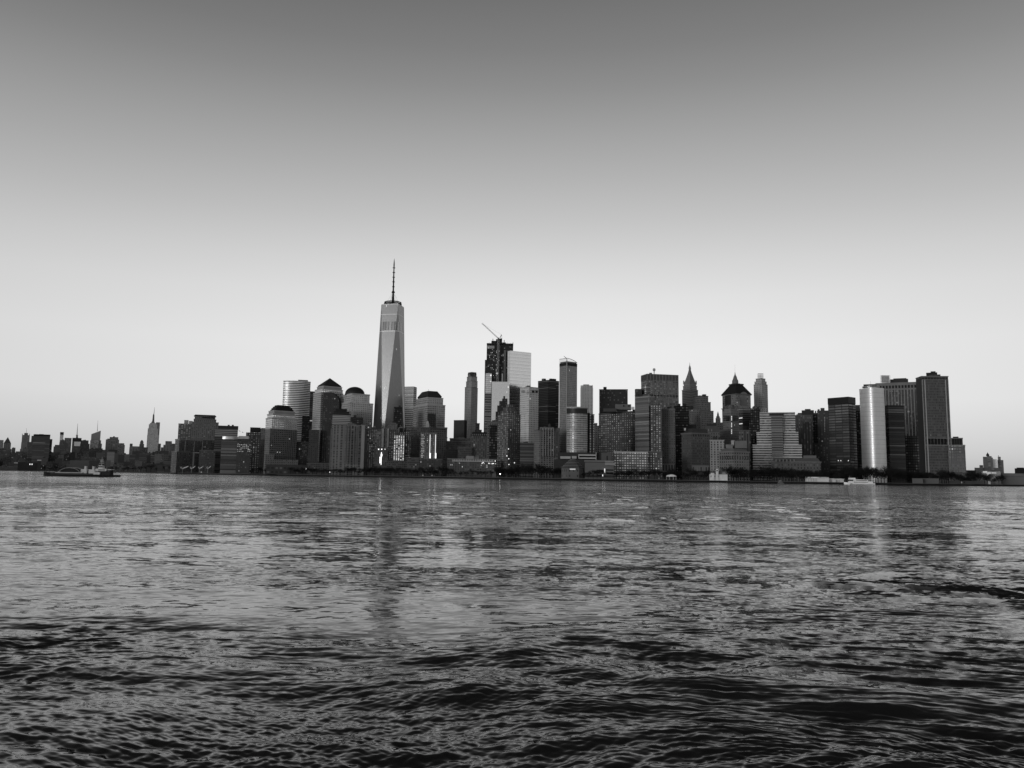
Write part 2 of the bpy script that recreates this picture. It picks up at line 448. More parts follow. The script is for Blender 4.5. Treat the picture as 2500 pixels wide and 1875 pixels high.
# ------------------------------------------------------------------ the water: one sheet of real waves
def build_water():
    dep = np.concatenate([np.linspace(math.radians(24), math.radians(2.0), 760), np.linspace(math.radians(2.0), math.radians(.03), 230)[1:]])
    dist = CAM_H / np.tan(dep)
    inner = np.array([.5, 3.0, 6.0])
    dist = np.concatenate([inner, dist]); nr = len(dist)
    ang = np.concatenate([np.linspace(-180, -46, 40, endpoint=False), np.linspace(-46, -37, 30, endpoint=False), np.linspace(-37, 37, 1100), np.linspace(37, 46, 31)[1:], np.linspace(46, 180, 41)[1:]])
    ang = np.radians(ang); na = len(ang)
    R, A = np.meshgrid(dist, ang, indexing='ij')
    X, Y = R * np.sin(A), R * np.cos(A)
    dr = np.gradient(dist)[:, None] * np.ones_like(A)
    lat = np.maximum(R * .0012, .01)
    ds = np.maximum(dr * .8, lat)
    g = np.random.default_rng(5)
    def soft(px, py, seed, n=14, lo=1.0, hi=3.0):
        q = np.random.default_rng(seed); o = np.zeros_like(px)
        for _ in range(n):
            t = q.uniform(0, 2 * np.pi); k = q.uniform(lo, hi); o += np.sin(px * np.cos(t) * k + py * np.sin(t) * k + q.uniform(0, 6.3))
        return o / math.sqrt(n / 2)
    # patches: wind-roughened water against slick water, streaks lying roughly across the view
    lx, ly = X / 60, Y / 16
    patch = .55 * soft(lx, ly, 1) + .45 * soft(lx * 3.1, ly * 3.3, 2)
    patch2 = soft(X / 300, Y / 60, 3)
    sm = lambda a, b, x: (lambda t: t * t * (3 - 2 * t))(np.clip((x - a) / (b - a), 0, 1))
    edge = 20.5 + .12 * X + 1.3 * np.sin(X * .45) + .8 * np.sin(X * 1.1 + 1) + np.maximum(X, 0) * .9
    near = 1 - sm(edge - 3.0, edge + 3.0, Y)
    vnear = 1 - sm(12.0, 21.0, Y - .0 * X)
    calm = 1 - .55 * near * vnear
    amp = .50 + (.24 * patch + .20 * patch2) * calm + .46 * near + .78 * vnear
    right = sm(-4, 14, X) * (1 - sm(35, 70, Y))
    amp += .17 * right
    # two long wake bands drifting across
    for y0, sl, wd, s in ((84, .03, 5, .55), (37, -.05, 1.6, .35), (150, .1, 9, .3), (300, -.05, 30, .25)):
        amp += s * np.exp(-((Y - y0 - sl * X - 1.5 * np.sin(X / 19)) / wd) ** 2) * (.6 + .4 * np.sin(X / 23 + y0))
    amp *= 1 + .24 * calm * soft(X / 5, Y / 2.6, 21)
    amp = np.clip(amp, .14, 2.2)
    Z = np.zeros_like(X); lost = np.zeros_like(X)
    wx = X + .55 * soft(X / 3.2, Y / 3.2, 8, 10) + 1.6 * soft(X / 14, Y / 14, 9, 8)
    wy = Y + .40 * soft(X / 3.2, Y / 3.2, 10, 10) + 1.2 * soft(X / 14, Y / 14, 12, 8)
    N = 96
    lam = np.exp(g.uniform(np.log(.11), np.log(6.0), N))
    for i, l in enumerate(lam):
        th = g.normal(0.20, .30)            # travel direction off the view axis
        if g.random() < .3: th = g.normal(-.55, .35)
        k = 2 * np.pi / l
        slope = .036 * (1.5 if l < .25 else 1.1 if l < .5 else .8 if l < 1.0 else .6 if l < 2 else .75)
        a = slope / k
        ph = g.uniform(0, 6.28)
        fade = sm(2.2, 4.5, l / ds)
        local = amp * (.75 + .25 * np.sin(X / (3 + l * 5) + ph * 3 + Y / (2 + 4 * l)))
        s_ = np.sin(k * (wx * math.sin(th) + wy * math.cos(th)) + ph)
        Z += a * fade * local * (s_ + .22 * np.cos(2 * k * (wx * math.sin(th) + wy * math.cos(th)) + 2 * ph))
        lost += (slope * (1 - fade) * local) ** 2 / 2
    lost = np.sqrt(lost)
    Z[:3] = 0
    back = np.abs(A) > math.radians(45); Z = np.where(back, 0, Z)
    nv = nr * na
    co = np.stack([X, Y, Z], -1).reshape(-1, 3).astype(np.float32)
    i = np.arange(nr - 1)[:, None] * na + np.arange(na - 1)[None, :]
    q = np.stack([i, i + na, i + na + 1, i + 1], -1).reshape(-1, 4)[:, ::-1]
    me = bpy.data.meshes.new('water')
    me.vertices.add(nv); me.vertices.foreach_set('co', co.ravel())
    me.loops.add(q.size); me.loops.foreach_set('vertex_index', q.ravel().astype(np.int32))
    me.polygons.add(len(q)); me.polygons.foreach_set('loop_start', np.arange(0, q.size, 4, dtype=np.int32))
    me.update(calc_edges=True)
    me.polygons.foreach_set('use_smooth', np.ones(len(q), dtype=bool))
    at = me.attributes.new('chop', 'FLOAT', 'POINT'); at.data.foreach_set('value', (lost * 2.3 + .07 * amp).ravel().astype(np.float32))
    m = bpy.data.materials.new('river_water'); m.use_nodes = True
    nt = m.node_tree; p = nt.nodes['Principled BSDF']
    p.inputs['Base Color'].default_value = (.012, .012, .012, 1); p.inputs['Roughness'].default_value = .07; p.inputs['IOR'].default_value = 1.27
    geo = nt.nodes.new('ShaderNodeNewGeometry'); a = nt.nodes.new('ShaderNodeAttribute'); a.attribute_name = 'chop'
    tot = None
    for sc_, st, wgt in ((5.5, (.45, 1, 1), 1.0), (1.6, (.4, 1, 1), 1.0), (.33, (.35, 1, 1), .8)):
        mp = nt.nodes.new('ShaderNodeMapping'); mp.inputs['Scale'].default_value = st; mp.inputs['Rotation'].default_value = (0, 0, .18)
        nt.links.new(geo.outputs['Position'], mp.inputs[0])
        no = nt.nodes.new('ShaderNodeTexNoise'); no.inputs['Scale'].default_value = sc_; no.inputs['Detail'].default_value = 3
        nt.links.new(mp.outputs[0], no.inputs['Vector'])
        sb = nt.nodes.new('ShaderNodeVectorMath'); sb.operation = 'SUBTRACT'; nt.links.new(no.outputs['Color'], sb.inputs[0]); sb.inputs[1].default_value = (.5, .5, .5)
        ml = nt.nodes.new('ShaderNodeVectorMath'); ml.operation = 'MULTIPLY'; nt.links.new(sb.outputs[0], ml.inputs[0]); ml.inputs[1].default_value = (.6 * wgt, 1.0 * wgt, 0)
        if tot is None: tot = ml.outputs[0]
        else:
            ad = nt.nodes.new('ShaderNodeVectorMath'); nt.links.new(tot, ad.inputs[0]); nt.links.new(ml.outputs[0], ad.inputs[1]); tot = ad.outputs[0]
    scl = nt.nodes.new('ShaderNodeVectorMath'); scl.operation = 'SCALE'; nt.links.new(tot, scl.inputs[0]); nt.links.new(_math(nt, 'MULTIPLY', a.outputs['Fac'], 4.5), scl.inputs['Scale'])
    ad = nt.nodes.new('ShaderNodeVectorMath'); nt.links.new(geo.outputs['Normal'], ad.inputs[0]); nt.links.new(scl.outputs[0], ad.inputs[1])
    nm = nt.nodes.new('ShaderNodeVectorMath'); nm.operation = 'NORMALIZE'; nt.links.new(ad.outputs[0], nm.inputs[0])
    nt.links.new(nm.outputs[0], p.inputs['Normal'])
    me.materials.append(m)
    o = bpy.data.objects.new('water', me); COL.objects.link(o); o['kind'] = 'structure'
build_water()

# ================================================================== the towers, left to right
# facade materials shared by many buildings
F_DK = fac(.045, .015, 3.9, 3.2, .6, .55, .3, .25, .01, .5)
F_DK2 = fac(.07, .02, 3.4, 3.0, .5, .5, .3, .25, .015, .5)
F_MID = fac(.13, .03, 3.8, 3.4, .5, .5, .3, .25, .01, .6)
F_MID2 = fac(.16, .04, 3.6, 4.2, .55, .5, .25, .3, .006, .6)
F_LT = fac(.24, .06, 3.8, 3.6, .5, .5, .3, .25, .004, .6)
F_FAR = fac(.17, .05, 9, 8, .5, .5, .2, .4, 0)
F_FARD = fac(.085, .03, 9, 8, .5, .5, .2, .4, 0)
F_FARM = fac(.13, .05, 7, 14, .6, .5, .2, .4, .01, .5)
F_BLK = fac(.008, .006, 4, 3, .7, .6, .15, .3, .004, .3)
F_RES = fac(.085, .18, 3.0, 3.3, .45, .5, .7, .25, .015, .55, vary=.95)
F_RES2 = fac(.14, .02, 3.0, 3.6, .38, .6, .3, .25, .01, .5)
F_MIRR = fac(.5, .62, 4.1, 1.6, .94, .9, 1.0, .12, .002, .9, vary=.06)

# ---- far skyline (midtown), seven to three kilometres off
def far_tower(label, tiers, Y=6500, mat=F_FAR, **k):
    k.setdefault('cornice', None); k.setdefault('depth', 60)
    return tower('far_tower', label, 'tower', Y, mat, tiers, group='far towers at the left edge', **k)

b, ps, zs = far_tower('pale flat-topped far tower cut by the left edge of the photo', [(-12, 9, 1074)], mats=[fac(.22, .1, 9, 8, .5, .5, .2, .4, 0)])
b, ps, zs = far_tower('far tower with a steep dark pyramid roof near the left edge', [(5, 28.5, 1096), (9, 27, 1082)], mat=F_FARM)
hip(b, ps[-1], zs[-1], zat(19.5, 1067, 6500), .03, plain(.06))
far_tower('stubby dark tower right of the pyramid-roofed far tower', [(29, 38, 1093)], Y=6300, mat=F_FARD, clut=2)
b, ps, zs = far_tower('far tower with flared base and finned corners left of the broad dark box', [(46, 75, 1106), (49, 74, 1096), (52, 73.5, 1080), (54, 73, 1062)], mat=F_FAR, step=2)
for px in (54.7, 72.3): b.box('corner_fin', px - .6, px + .6, 1058.5, 1062, 6506, 8, plain(.1))
b.box('mechanical_room', 59.5, 68.5, 1057, 1062, 6510, 30, plain(.12))
b.add('mast', MB().tube(P(64.5, 1057, 6515), P(64.7, 1045, 6515), 1.2, .5), plain(.1))
far_tower('thin dark slab peeping out left of the broad dark box', [(77, 85, 1064)], Y=6700, mat=F_FARD)
far_tower('low dark block between the flared far tower and the broad dark box', [(67, 84, 1079)], Y=6200, mat=F_FARD)
b, ps, zs = far_tower('broad dark box tower with black top band, left of the slim white tower', [(82, 123, 1061)], Y=4600, mats=[fac(.075, .04, 4.2, 60, 1, .4, .2, .4, .01, .3)], clut=2)
b.box('mechanical_band', 83.8, 123.2, 1060.5, 1064, 4598, 8, plain(.015))
far_tower('narrow black tower hugging the right side of the broad dark box', [(119, 128, 1072)], Y=4900, mat=F_BLK)
b, ps, zs = far_tower('slim white square tower with a dark cap', [(147.2, 155.8, 1055)], Y=7800, mats=[fac(.55, .3, 12, 9, .5, .5, .2, .4, 0)])
b.box('dark_cap', 147, 156, 1055, 1061, 7790, 70, plain(.02))
far_tower('low dark stepped block below the slim white tower', [(131, 148, 1090), (134, 147, 1086)], Y=5800, mat=F_FARD)
far_tower('dark grey slab right under the slim white tower', [(145, 163, 1080), (147, 161, 1074.5)], Y=6000, mat=F_FARD, clut=2)
far_tower('tall plain slab left of the tower with the antenna mast', [(158, 175, 1069)], Y=6100, mat=F_FARM)
b, ps, zs = far_tower('far tower with a tall antenna mast and a blank light panel', [(177, 199, 1070)], Y=6400, mat=F_FARD)
b.box('light_panel', 181.5, 197, 1078.5, 1089, 6390, 4, plain(.6, scale=.02))
b.box('dark_crown', 177, 199.3, 1069, 1077, 6394, 8, plain(.025))
b.add('antenna_base', MB().tube(P(188, 1069, 6420), P(188, 1063, 6420), 8, 5, 8), plain(.05))
b.add('antenna_ring', MB().tube(P(188, 1063, 6420), P(188, 1062, 6420), 9, 9, 8), plain(.05))
b.add('antenna', MB().tube(P(188, 1062, 6420), P(189.8, 1034, 6420), 3, .7, 6), plain(.07))
far_tower('dark stepped block right of the antenna tower', [(196, 219, 1083), (198, 216.5, 1075)], Y=6200, mat=F_FARD, clut=2)
# slanted glass tower with spire
b, ps, zs = far_tower('tapering glass tower with a slanted top and a thin spire', [(215, 250, 1104), (219, 248, 1090), (220.5, 245.5, 1075)], Y=6500, mat=fac(.22, .25, 9, 6, .8, .8, .4, .4, 0), step=1)
yl = 6508; poly, z = foot(222, 244.5, 1075, yl, 50)
zl, zr = zat(222, 1060, yl), zat(244.5, 1051, yl)
mb = MB(); (ax, ay), (bx, by), (cx_, cy_), (dx, dy) = poly
mb.face([(ax, ay, z), (bx, by, z), (bx, by, zr), (ax, ay, zl)]); mb.face([(bx, by, z), (cx_, cy_, z), (cx_, cy_, zr), (bx, by, zr)])
mb.face([(dx, dy, z), (ax, ay, z), (ax, ay, zl), (dx, dy, zl)]); mb.face([(cx_, cy_, z), (dx, dy, z), (dx, dy, zl), (cx_, cy_, zr)]); mb.face([(ax, ay, zl), (bx, by, zr), (cx_, cy_, zr), (dx, dy, zl)])
b.add('slanted_top', mb, plain(.2, .4, scale=.01))
b.add('spire', MB().tube(P(237.5, 1053, 6530), P(239.2, 1026, 6530), 2, .5), plain(.12))
far_tower('narrow notch-shouldered tower right of the slanted glass tower', [(240, 249, 1083), (242, 247, 1075)], Y=6000, mat=F_FARD)
b, ps, zs = far_tower('grey stepped tower standing alone midway to the tallest spire-topped far tower', [(258.5, 291, 1073), (262, 289, 1071), (268, 289, 1067)], Y=5200, mat=F_FARM, clut=1)
far_tower('lighter ribbed tower right of the grey stepped one', [(288, 305, 1086), (290.5, 303.5, 1082)], Y=4800, mat=fac(.12, .06, 4, 9, .5, 1, .2, .4, 0))
far_tower('dark low block left of the round-topped slim tower', [(316, 327, 1092), (317, 324, 1083)], Y=5000, mat=F_FARD)
far_tower('broad low grey building at the foot of the round-topped slim tower', [(317, 341, 1089.5)], Y=4700, mat=F_FARM)
b, ps, zs = far_tower('slim round-topped tower left of the spire-topped far tower', [(340.5, 352, 1084), (342, 350.5, 1079)], Y=5100, mat=F_FARM, step=2)
hip(b, ps[-1], zs[-1], zat(346, 1074.5, 5110), .4, plain(.1))
far_tower('low dark block between the round-topped tower and the spire-topped one', [(351, 361, 1092)], Y=5300, mat=F_FARD)
ES = fac(.42, .2, 5, 7, .45, 1, .2, .4, 0)
b, ps, zs = tower('art_deco_tower', 'tallest far tower with stepped shoulders and a needle spire', 'tower', 5500, ES,
                  [(357.5, 390, 1100), (359.5, 387.5, 1062), (361, 386, 1046), (363.5, 383.5, 1036), (366, 381, 1033)], depth=60, cornice=None, step=3, group='far towers at the left edge')
b.block('crown', scale_poly(ps[-1], .7), zs[-1], zat(373.5, 1028, 5515), plain(.12), poly2=scale_poly(ps[-1], .3))
x0, y0 = center(ps[-1]); zz = lambda py: zat(373.5, py, 5515)
b.add('mooring_mast', MB().lathe(x0 + 1, y0, [(7.5, zz(1029)), (6, zz(1022)), (5, zz(1013)), (2, zz(1010))], 10), plain(.10))
b.add('antenna', MB().tube((x0 + 2, y0, zz(1011)), (x0 + 5, y0, zz(993)), 2.0, .5), plain(.12))
far_tower('plain slab behind the right shoulder of the needle-spired far tower', [(381, 390.8, 1031)], Y=5800, mat=F_FAR)
far_tower('short grey block at the right foot of the needle-spired far tower', [(386, 393, 1083)], Y=5200, mat=F_FARM)
far_tower('low dark block in the dip right of the needle-spired far tower', [(393, 401, 1092)], Y=4900, mat=F_FARD)
b, ps, zs = far_tower('grey hip-shouldered building right of the needle-spired far tower', [(399, 424, 1086), (404, 420, 1077)], Y=4300, mat=F_FARM)
far_tower('dark slab just left of the waterfront towers', [(419, 431, 1083)], Y=4100, mat=F_FARD)

# low-rise rows below the far towers
lr = random.Random(3)
protos = []
def low_block(px0, px1, py, Y, mat, label='small dark low-rise block among the far left waterfront rooftops', clut_=0):
    b, ps, zs = tower('low_rise', label, 'building', Y, mat, [(px0, px1, py)], depth=30, cornice=None, group='low-rise blocks along the far left shore')
    if clut_: clutter(b, ps[0], zs[0], clut_, int(px0))
    return b
mats_l = [F_DK, F_DK2, F_FARD, F_MID, plain(.05), plain(.08), fac(.08, .02, 4, 30, 1, .4, .2, .3, .01, .5)]
for row, (Yo, lo, hi, wl, wh) in enumerate([(1500, 1094, 1106, 9, 20), (900, 1104, 1118, 9, 20), (450, 1116, 1130, 10, 24), (150, 1128, 1139, 12, 30)]):
    px = -14 - row * 3
    while px < 436 - row * 3:
        w = lr.uniform(wl, wh); py = lr.uniform(lo, hi) + (3 if px > 300 else 0)
        low_block(px, px + w + 1, py, shore_y(max(px, 0)) + Yo + lr.uniform(-60, 60), lr.choice(mats_l), clut_=lr.choice([0, 0, 1, 2]))
        px += w
b, ps, zs = tower('ventilation_building', 'blank grey box building with one dark slot window on the far left shore', 'building', 3700, plain(.10, scale=.02), [(170.5, 217.5, 1124)], depth=40, cornice=None)
b.box('slot_window', 174.5, 195, 1135.5, 1141, 3698, 3, plain(.015))
tower('warehouse', 'plain darker box building right of the blank grey box', 'building', 3650, plain(.055, scale=.02), [(218.5, 244, 1125)], depth=40, cornice=None)
tower('apartment_block', 'pale banded block above the tug, far left shore', 'building', 3600, fac(.24, .06, 4, 40, 1, .4, .2, .3, 0), [(262, 280, 1103)], depth=30)
tower('apartment_block', 'small pale grey block below the pale banded one', 'building', 3550, plain(.10), [(259, 270.5, 1123.5)], depth=30, cornice=None)
b, ps, zs = tower('pier_shed', 'long low dark pier shed with a row of four lit openings, far left', 'building', 4150, plain(.03), [(44, 100, 1128)], depth=40, cornice=(.08, 2, .5))
for px in (57.5, 62.8, 73.2, 78.3): b.box('lit_opening', px - 1.1, px + 1.1, 1132, 1135, 4148, 2, plain(.5, .4, 0, 1.0))
tower('pier_shed', 'low grey pier deck building with a pale roof edge at the left edge', 'building', 4400, plain(.08), [(-10, 68, 1140)], depth=60, cornice=(.16, 2, 1))
b = B('billboard', 'small bright white rooftop board, far left', 'sign', 96, 4200)
b.box('board', 91, 101, 1122.3, 1125, 4000, 2, plain(.5)); b.box('stand', 92, 100, 1125, None, 4003, 6, plain(.04))

# ---- Tribeca cluster
b, ps, zs = tower('office_tower', 'windowed block with pale rooftop screens, left end of the main skyline', 'tower', 2750, fac(.10, .2, 4.5, 8, .6, .4, .7, .3, .02, .4, vary=.95), [(436, 471, 1035)], depth=50)
b.box('roof_screen', 450, 460.6, 1025.5, 1034.5, 2760, 16, plain(.32)); b.box('roof_screen', 461.5, 470.5, 1027.5, 1034.5, 2765, 16, plain(.30))
b, ps, zs = tower('office_tower', 'broad grey tower with a dark overhanging cornice and stepped shoulders', 'tower', 2700, fac(.13, .04, 4, 5, .5, .5, .3, .3, .01, .5),
                  [(469, 534, 1031), (473, 528, 1024), (475.5, 526, 1016)], depth=60, step=5)
b.block('overhanging_roof', inset(ps[-1], -3), zs[-1], zs[-1] + 4.5, plain(.05), poly2=inset(ps[-1], 1.5))
b.box('dark_slot', 481, 486, 1026, 1041, 2698, 3, plain(.008)); b.box('pale_shaft', 480, 486, 1042, 1062, 2697, 3, plain(.14))
for i in range(11): b.box('crown_opening', 487.5 + i * 3.4, 489.4 + i * 3.4, 1017.5, 1020.5, 2706, 5, plain(.01))
b, ps, zs = tower('office_tower', 'wide tower with a black penthouse over pale window bands', 'tower', 2600, fac(.26, .03, 6, 40, 1, .45, .3, .3, 0), [(525, 581, 1048)], depth=50)
b.box('penthouse', 533, 582, 1039.5, 1048, 2604, 40, plain(.03))
for px in (556, 566): b.box('mechanical_room', px, px + 5, 1037.2, 1039.5, 2610, 15, plain(.03))
b, ps, zs = tower('glass_office_building', 'curved dark glass waterfront building with a bright white crown band', 'tower', 2060, fac(.06, .045, 4, 60, 1, .8, .4, .2, .004, .5), [(541, 583, 1072)], depth=50)
arc, zc = foot_arc(543, 582, 1066, 2058, 7, 40)
b.add('crown_band', MB().prism(arc, zat(560, 1072.5, 2058), zc, 0, 0, bottom=True), plain(.55, .35, .3))
b.box('crown_band', 582.2, 607.5, 1064.5, 1071.5, 2062, 30, plain(.45, .4))
b2, ps2, zs2 = tower('punched_office_block', 'block with rows of small lit square windows right of the curved dark glass building', 'tower', 2068, fac(.07, .05, 4.6, 5.2, .4, .4, .3, .3, .08, .6), [(579.5, 613, 1073)], depth=50)
lit_windows(b2, ps2[0][0], ps2[0][1], zat(596, 1104, 2068), zat(596, 1084, 2068), 8, 5, .8, .33, .5, .4, 4)
b, ps, zs = tower('loft_building', 'low-rise with pale corner quoins and a pale framed top, left of the main skyline', 'building', 2230, fac(.13, .12, 4, 3.6, .55, .5, .6, .3, .01, .5, pier=(14, 1.6), vary=.9), [(428, 499, 1073, 438)], depth=40, cornice=(.22, 3, .6), th=30)
for i in range(16): b.box('quoin', 433, 437.5, 1075 + i * 1.9, 1076.2 + i * 1.9, 2222, 4, plain(.25))
for px in (452, 474, 494): b.box('pale_pier', px, px + 1.2, 1077, 1102, 2226, 3, plain(.2))
b, ps, zs = tower('loft_building', 'wide brick low-rise with a lighter belt course directly behind the folded canopies', 'building', 2130, fac(.11, .10, 4, 3.6, .5, .5, .6, .3, .01, .5, vary=.9), [(419, 486, 1103, 432)], depth=40, cornice=(.17, 2.5, .6), th=30)
b.box('belt_course', 471, 488, 1104.5, 1106.5, 2126, 3, plain(.2)); b.box('pale_pier', 471, 475, 1106.5, 1145, 2127, 3, plain(.13))
tower('loft_building', 'plain brown-grey block right of the belt-coursed low-rise', 'building', 2135, fac(.08, .035, 4, 4, .5, .5, .3, .3, .02, .5), [(487, 526, 1100)], depth=40, cornice=(.12, 2, .6))
tower('office_tower', 'dark recessed block with a black top storey behind the plain brown-grey block', 'tower', 2250, F_DK, [(496, 527, 1074)], depth=40, cornice=(.15, 1.5, .5))
tower('banded_office_block', 'dark block with thin pale floor lines squeezed left of the curved dark glass building', 'tower', 2200, fac(.11, .012, 5, 60, 1, .65, .2, .3, .01, .4), [(524, 545, 1066)], depth=40)
b, ps, zs = tower('apartment_tower', 'dark apartment tower with a black rooftop box left of the stepped pale tower', 'tower', 2230, fac(.05, .2, 4.2, 5, .45, .4, .7, .3, .04, .4, vary=.95), [(601, 640, 1056), (611, 638, 1046)], depth=40, cornice=None)
b.box('rooftop_box', 611, 636.5, 1043.5, 1053, 2228, 40, plain(.02))
tower('office_tower', 'narrow grey slab just left of the stepped pale tower', 'tower', 2130, F_MID2, [(638, 652, 1046)], depth=40)

# folding canopies on the pier
for i, (a, c, dl) in enumerate([(439.5, 459, 'leftmost and widest of the four white folded canopies on the pier'), (463.5, 476, 'second of the four white folded canopies on the pier, beside the widest'),
                               (483.5, 495.5, 'third of the four white folded canopies on the pier, beside the smallest'), (504, 514, 'rightmost and smallest of the four white folded canopies on the pier')]):
    Y = 2075; b = B('pier_canopy', dl, 'canopy', (a + c) / 2, Y, 'folded canopies on the pier')
    m_ = a + (c - a) * .32
    for px0, px1, q0, q1 in ((a, m_, 1142, 1145), (m_, c, 1145, 1139.5)):
        A, D = P(px0, q0, Y), P(px1, q1, Y); E_, F_ = P(px0 + 2, q0 - 3.2, Y + 14), P(px1 + 1.5, q1 - 1.8, Y + 14)
        mb = MB(); up = Vector((0, 0, .4))
        mb.face([A, D, F_, E_]); mb.face([A + up, E_ + up, F_ + up, D + up][::-1]); mb.face([A, A + up, D + up, D]); mb.face([D, D + up, F_ + up, F_])
        b.add('roof_panel', mb, plain(.7))
    T = P(m_, 1144.8, Y); b.add('column', MB().tube((T.x, T.y, GZ - 3), T, .35), plain(.4))
pier = MB(); A = xat(436, GZ, 2068); C_ = xat(518, GZ, 2068); pier.box(A, C_, 2066, 2150, -1, GZ - .9)
struct('pier_deck', pier, plain(.02))

# ---- the financial-centre group
W_ST = fac(.28, .03, 4.15, 60, 1, .48, .35, .2, 0)          # faces that read as bands
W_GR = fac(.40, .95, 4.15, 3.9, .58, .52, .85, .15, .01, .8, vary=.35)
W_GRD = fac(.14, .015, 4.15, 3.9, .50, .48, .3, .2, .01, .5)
def wfc(label, Y, tiers, rest, low=None, th=24, dw=W_GR):
    return tower('stepped_tower', label, 'tower', Y, dw, tiers, depth=45, th=th, cornice=(.36, 2.6, .5), step=4, mats=rest, group='stepped towers with dark geometric crowns')
# stepped-crown tower
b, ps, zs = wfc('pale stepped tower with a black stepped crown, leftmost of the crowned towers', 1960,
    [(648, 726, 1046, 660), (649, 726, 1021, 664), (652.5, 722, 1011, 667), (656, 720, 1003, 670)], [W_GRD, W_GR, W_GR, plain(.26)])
zc = zs[-1]; pb = ps[-1]
for k, (s0, s1, h0, h1) in enumerate([(.90, .88, 1003, 999), (.82, .80, 999, 995), (.72, .70, 995, 991.5), (.60, .56, 991.5, 988)]):
    b.add('crown_step', MB().prism(scale_poly(pb, s0), zat(690, h0, 1975), zat(690, h1, 1975), 0, 0, poly2=scale_poly(pb, s1)), plain(.018))
lit_windows(b, ps[0][1], ps[0][2], zat(685, 1130, 1940), zat(685, 1064, 1940), 22, 16, .025, .5, .5, .5, 8)
b.box('entrance_wing', 648, 669, 1109, None, 1925, 30, fac(.13, .02, 4.15, 3.9, .45, .45, .3, .2, .01, .5))
b.box('annex', 660, 728, 1122, None, 1915, 40, fac(.11, .02, 4.15, 3.9, .45, .45, .3, .2, .01, .5))
# curved striped headquarters
poly, z = foot_arc(692.5, 758, 932, 2140, 12, 50, 40)
b = B('banded_tower', 'tall curved tower with bright horizontal stripes', 'tower', 725, 2140)
b.block('body', poly, GZ - .1, z, fac(.05, .02, 4.6, 60, 1, .9, .35, .15, .01, .5))
bands(b, poly, zat(725, 1090, 2140), z, 4.75, 2.3, plain(.62, .35, .2, scale=.02), .45)
b.add('roof_edge', MB().prism(inset(poly, -.7), z - 1, z + 1.5, 0, 0, bottom=True), plain(.6, .4))
b.box('mechanical_room', 728, 752, 927.5, 931, 2165, 12, plain(.1))
poly, z2 = foot(757, 772, 955.5, 2175, 50)
b.block('side_wing', poly, GZ - .1, z2, fac(.11, .015, 4.6, 60, 1, .6, .3, .15, .01, .5))
tower('glass_office_building', 'black glass block tucked between the striped curved tower and the pyramid-topped tower', 'tower', 2040, F_BLK, [(738, 757, 1016)], depth=30, cornice=None)
tower('glass_office_building', 'dark lower block below the bright stripes of the curved tower', 'tower', 2020, F_DK, [(722, 760, 1078)], depth=30, cornice=None)
# pyramid
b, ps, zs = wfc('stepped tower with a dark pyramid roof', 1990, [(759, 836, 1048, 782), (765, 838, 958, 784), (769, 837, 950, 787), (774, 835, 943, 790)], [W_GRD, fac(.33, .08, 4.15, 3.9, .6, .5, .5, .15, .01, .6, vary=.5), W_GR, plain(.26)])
pb = scale_poly(ps[-1], .93); b.block('roof_drum', pb, zs[-1], zat(805, 939.5, 2000), plain(.02))
hip(b, pb, zat(805, 939.5, 2000), zat(805, 920.5, 2010), .01, plain(.03), 'pyramid_roof', over=1.0)
q, zq = foot(755, 779, 1049, 1950, 20); b.block('front_wing', q, GZ - .1, zq, fac(.06, .02, 4.15, 3.9, .3, .5, .3, .2, .01, .4))
# round-topped dark reflection on the face, built as a dark slab
arcx = []
cy0 = 1972.0; n = 18; X0, X1 = xat(786, 120, cy0), xat(826, 120, cy0); ztop = zat(806, 957, cy0); zsh = zat(806, 985, cy0)
mb = MB(); prof = [(X0, GZ), (X1, GZ), (X1, zsh)] + [(X1 - (X1 - X0) * (i / n), zsh + (ztop - zsh) * math.sin(math.pi * (.12 + .38 * min(1, i / n * 1.5)))) for i in range(1, n)] + [(X0, ztop - 1)]
# flat-faced slab with a curved top outline and real depth
fr = [(x, cy0, z) for x, z in prof]; bk = [(x + 3, cy0 + 9, z) for x, z in prof]
UV = [(x, z - GZ) for x, z in prof]
mb.face(fr, UV, 0); mb.face(list(reversed(bk)), None, 1)
for i in range(len(fr)):
    j = (i + 1) % len(fr); mb.face([fr[j], fr[i], bk[i], bk[j]], None, 1)
b.add('dark_reflection', mb, [fac(.035, .012, 4.15, 3.9, .5, .5, .2, .2, .01, .4), plain(.03)])
# dome
b, ps, zs = wfc('stepped tower with a dark round dome', 1940, [(824, 911, 983, 854), (830, 903, 961.5, 860)], [fac(.34, .25, 4.15, 3.9, .58, .5, .6, .15, .008, .6, vary=.5), fac(.38, .35, 4.15, 3.9, .55, .5, .6, .15, .01, .6)])
cx0, cy0 = center(ps[-1]); zd = zat(867.5, 958, 1950); r0 = 24.0 * 1950 / FPX
b.add('dome_drum', MB().lathe(cx0, cy0, [(r0 + .6, zs[-1] - .5), (r0 + .6, zd)], 32), plain(.04))
zt = zat(867.5, 940.5, 1950) - zd
b.add('dome', MB().lathe(cx0, cy0, [(r0 * math.cos(a), zd + zt * math.sin(a)) for a in [math.pi / 2 * i / 12 for i in range(12)]] + [(.1, zd + zt)], 32), plain(.02, .5), smooth=True)
tower('stepped_block', 'low grey block with a stepped dark top in front of the domed tower', 'tower', 1900, W_ST, [(812, 856, 1012), (816, 852, 1006), (820, 847, 1000)], depth=30, cornice=(.02, 3, .6), mats=[W_ST, plain(.03), plain(.02)])
b, ps, zs = tower('glass_office_building', 'dark glass block with a ragged roof in front of the domed tower', 'tower', 1880, fac(.02, .01, 4, 3.9, .6, .6, .3, .2, .01, .4), [(856, 887, 1019)], depth=25, cornice=None, clut=4)
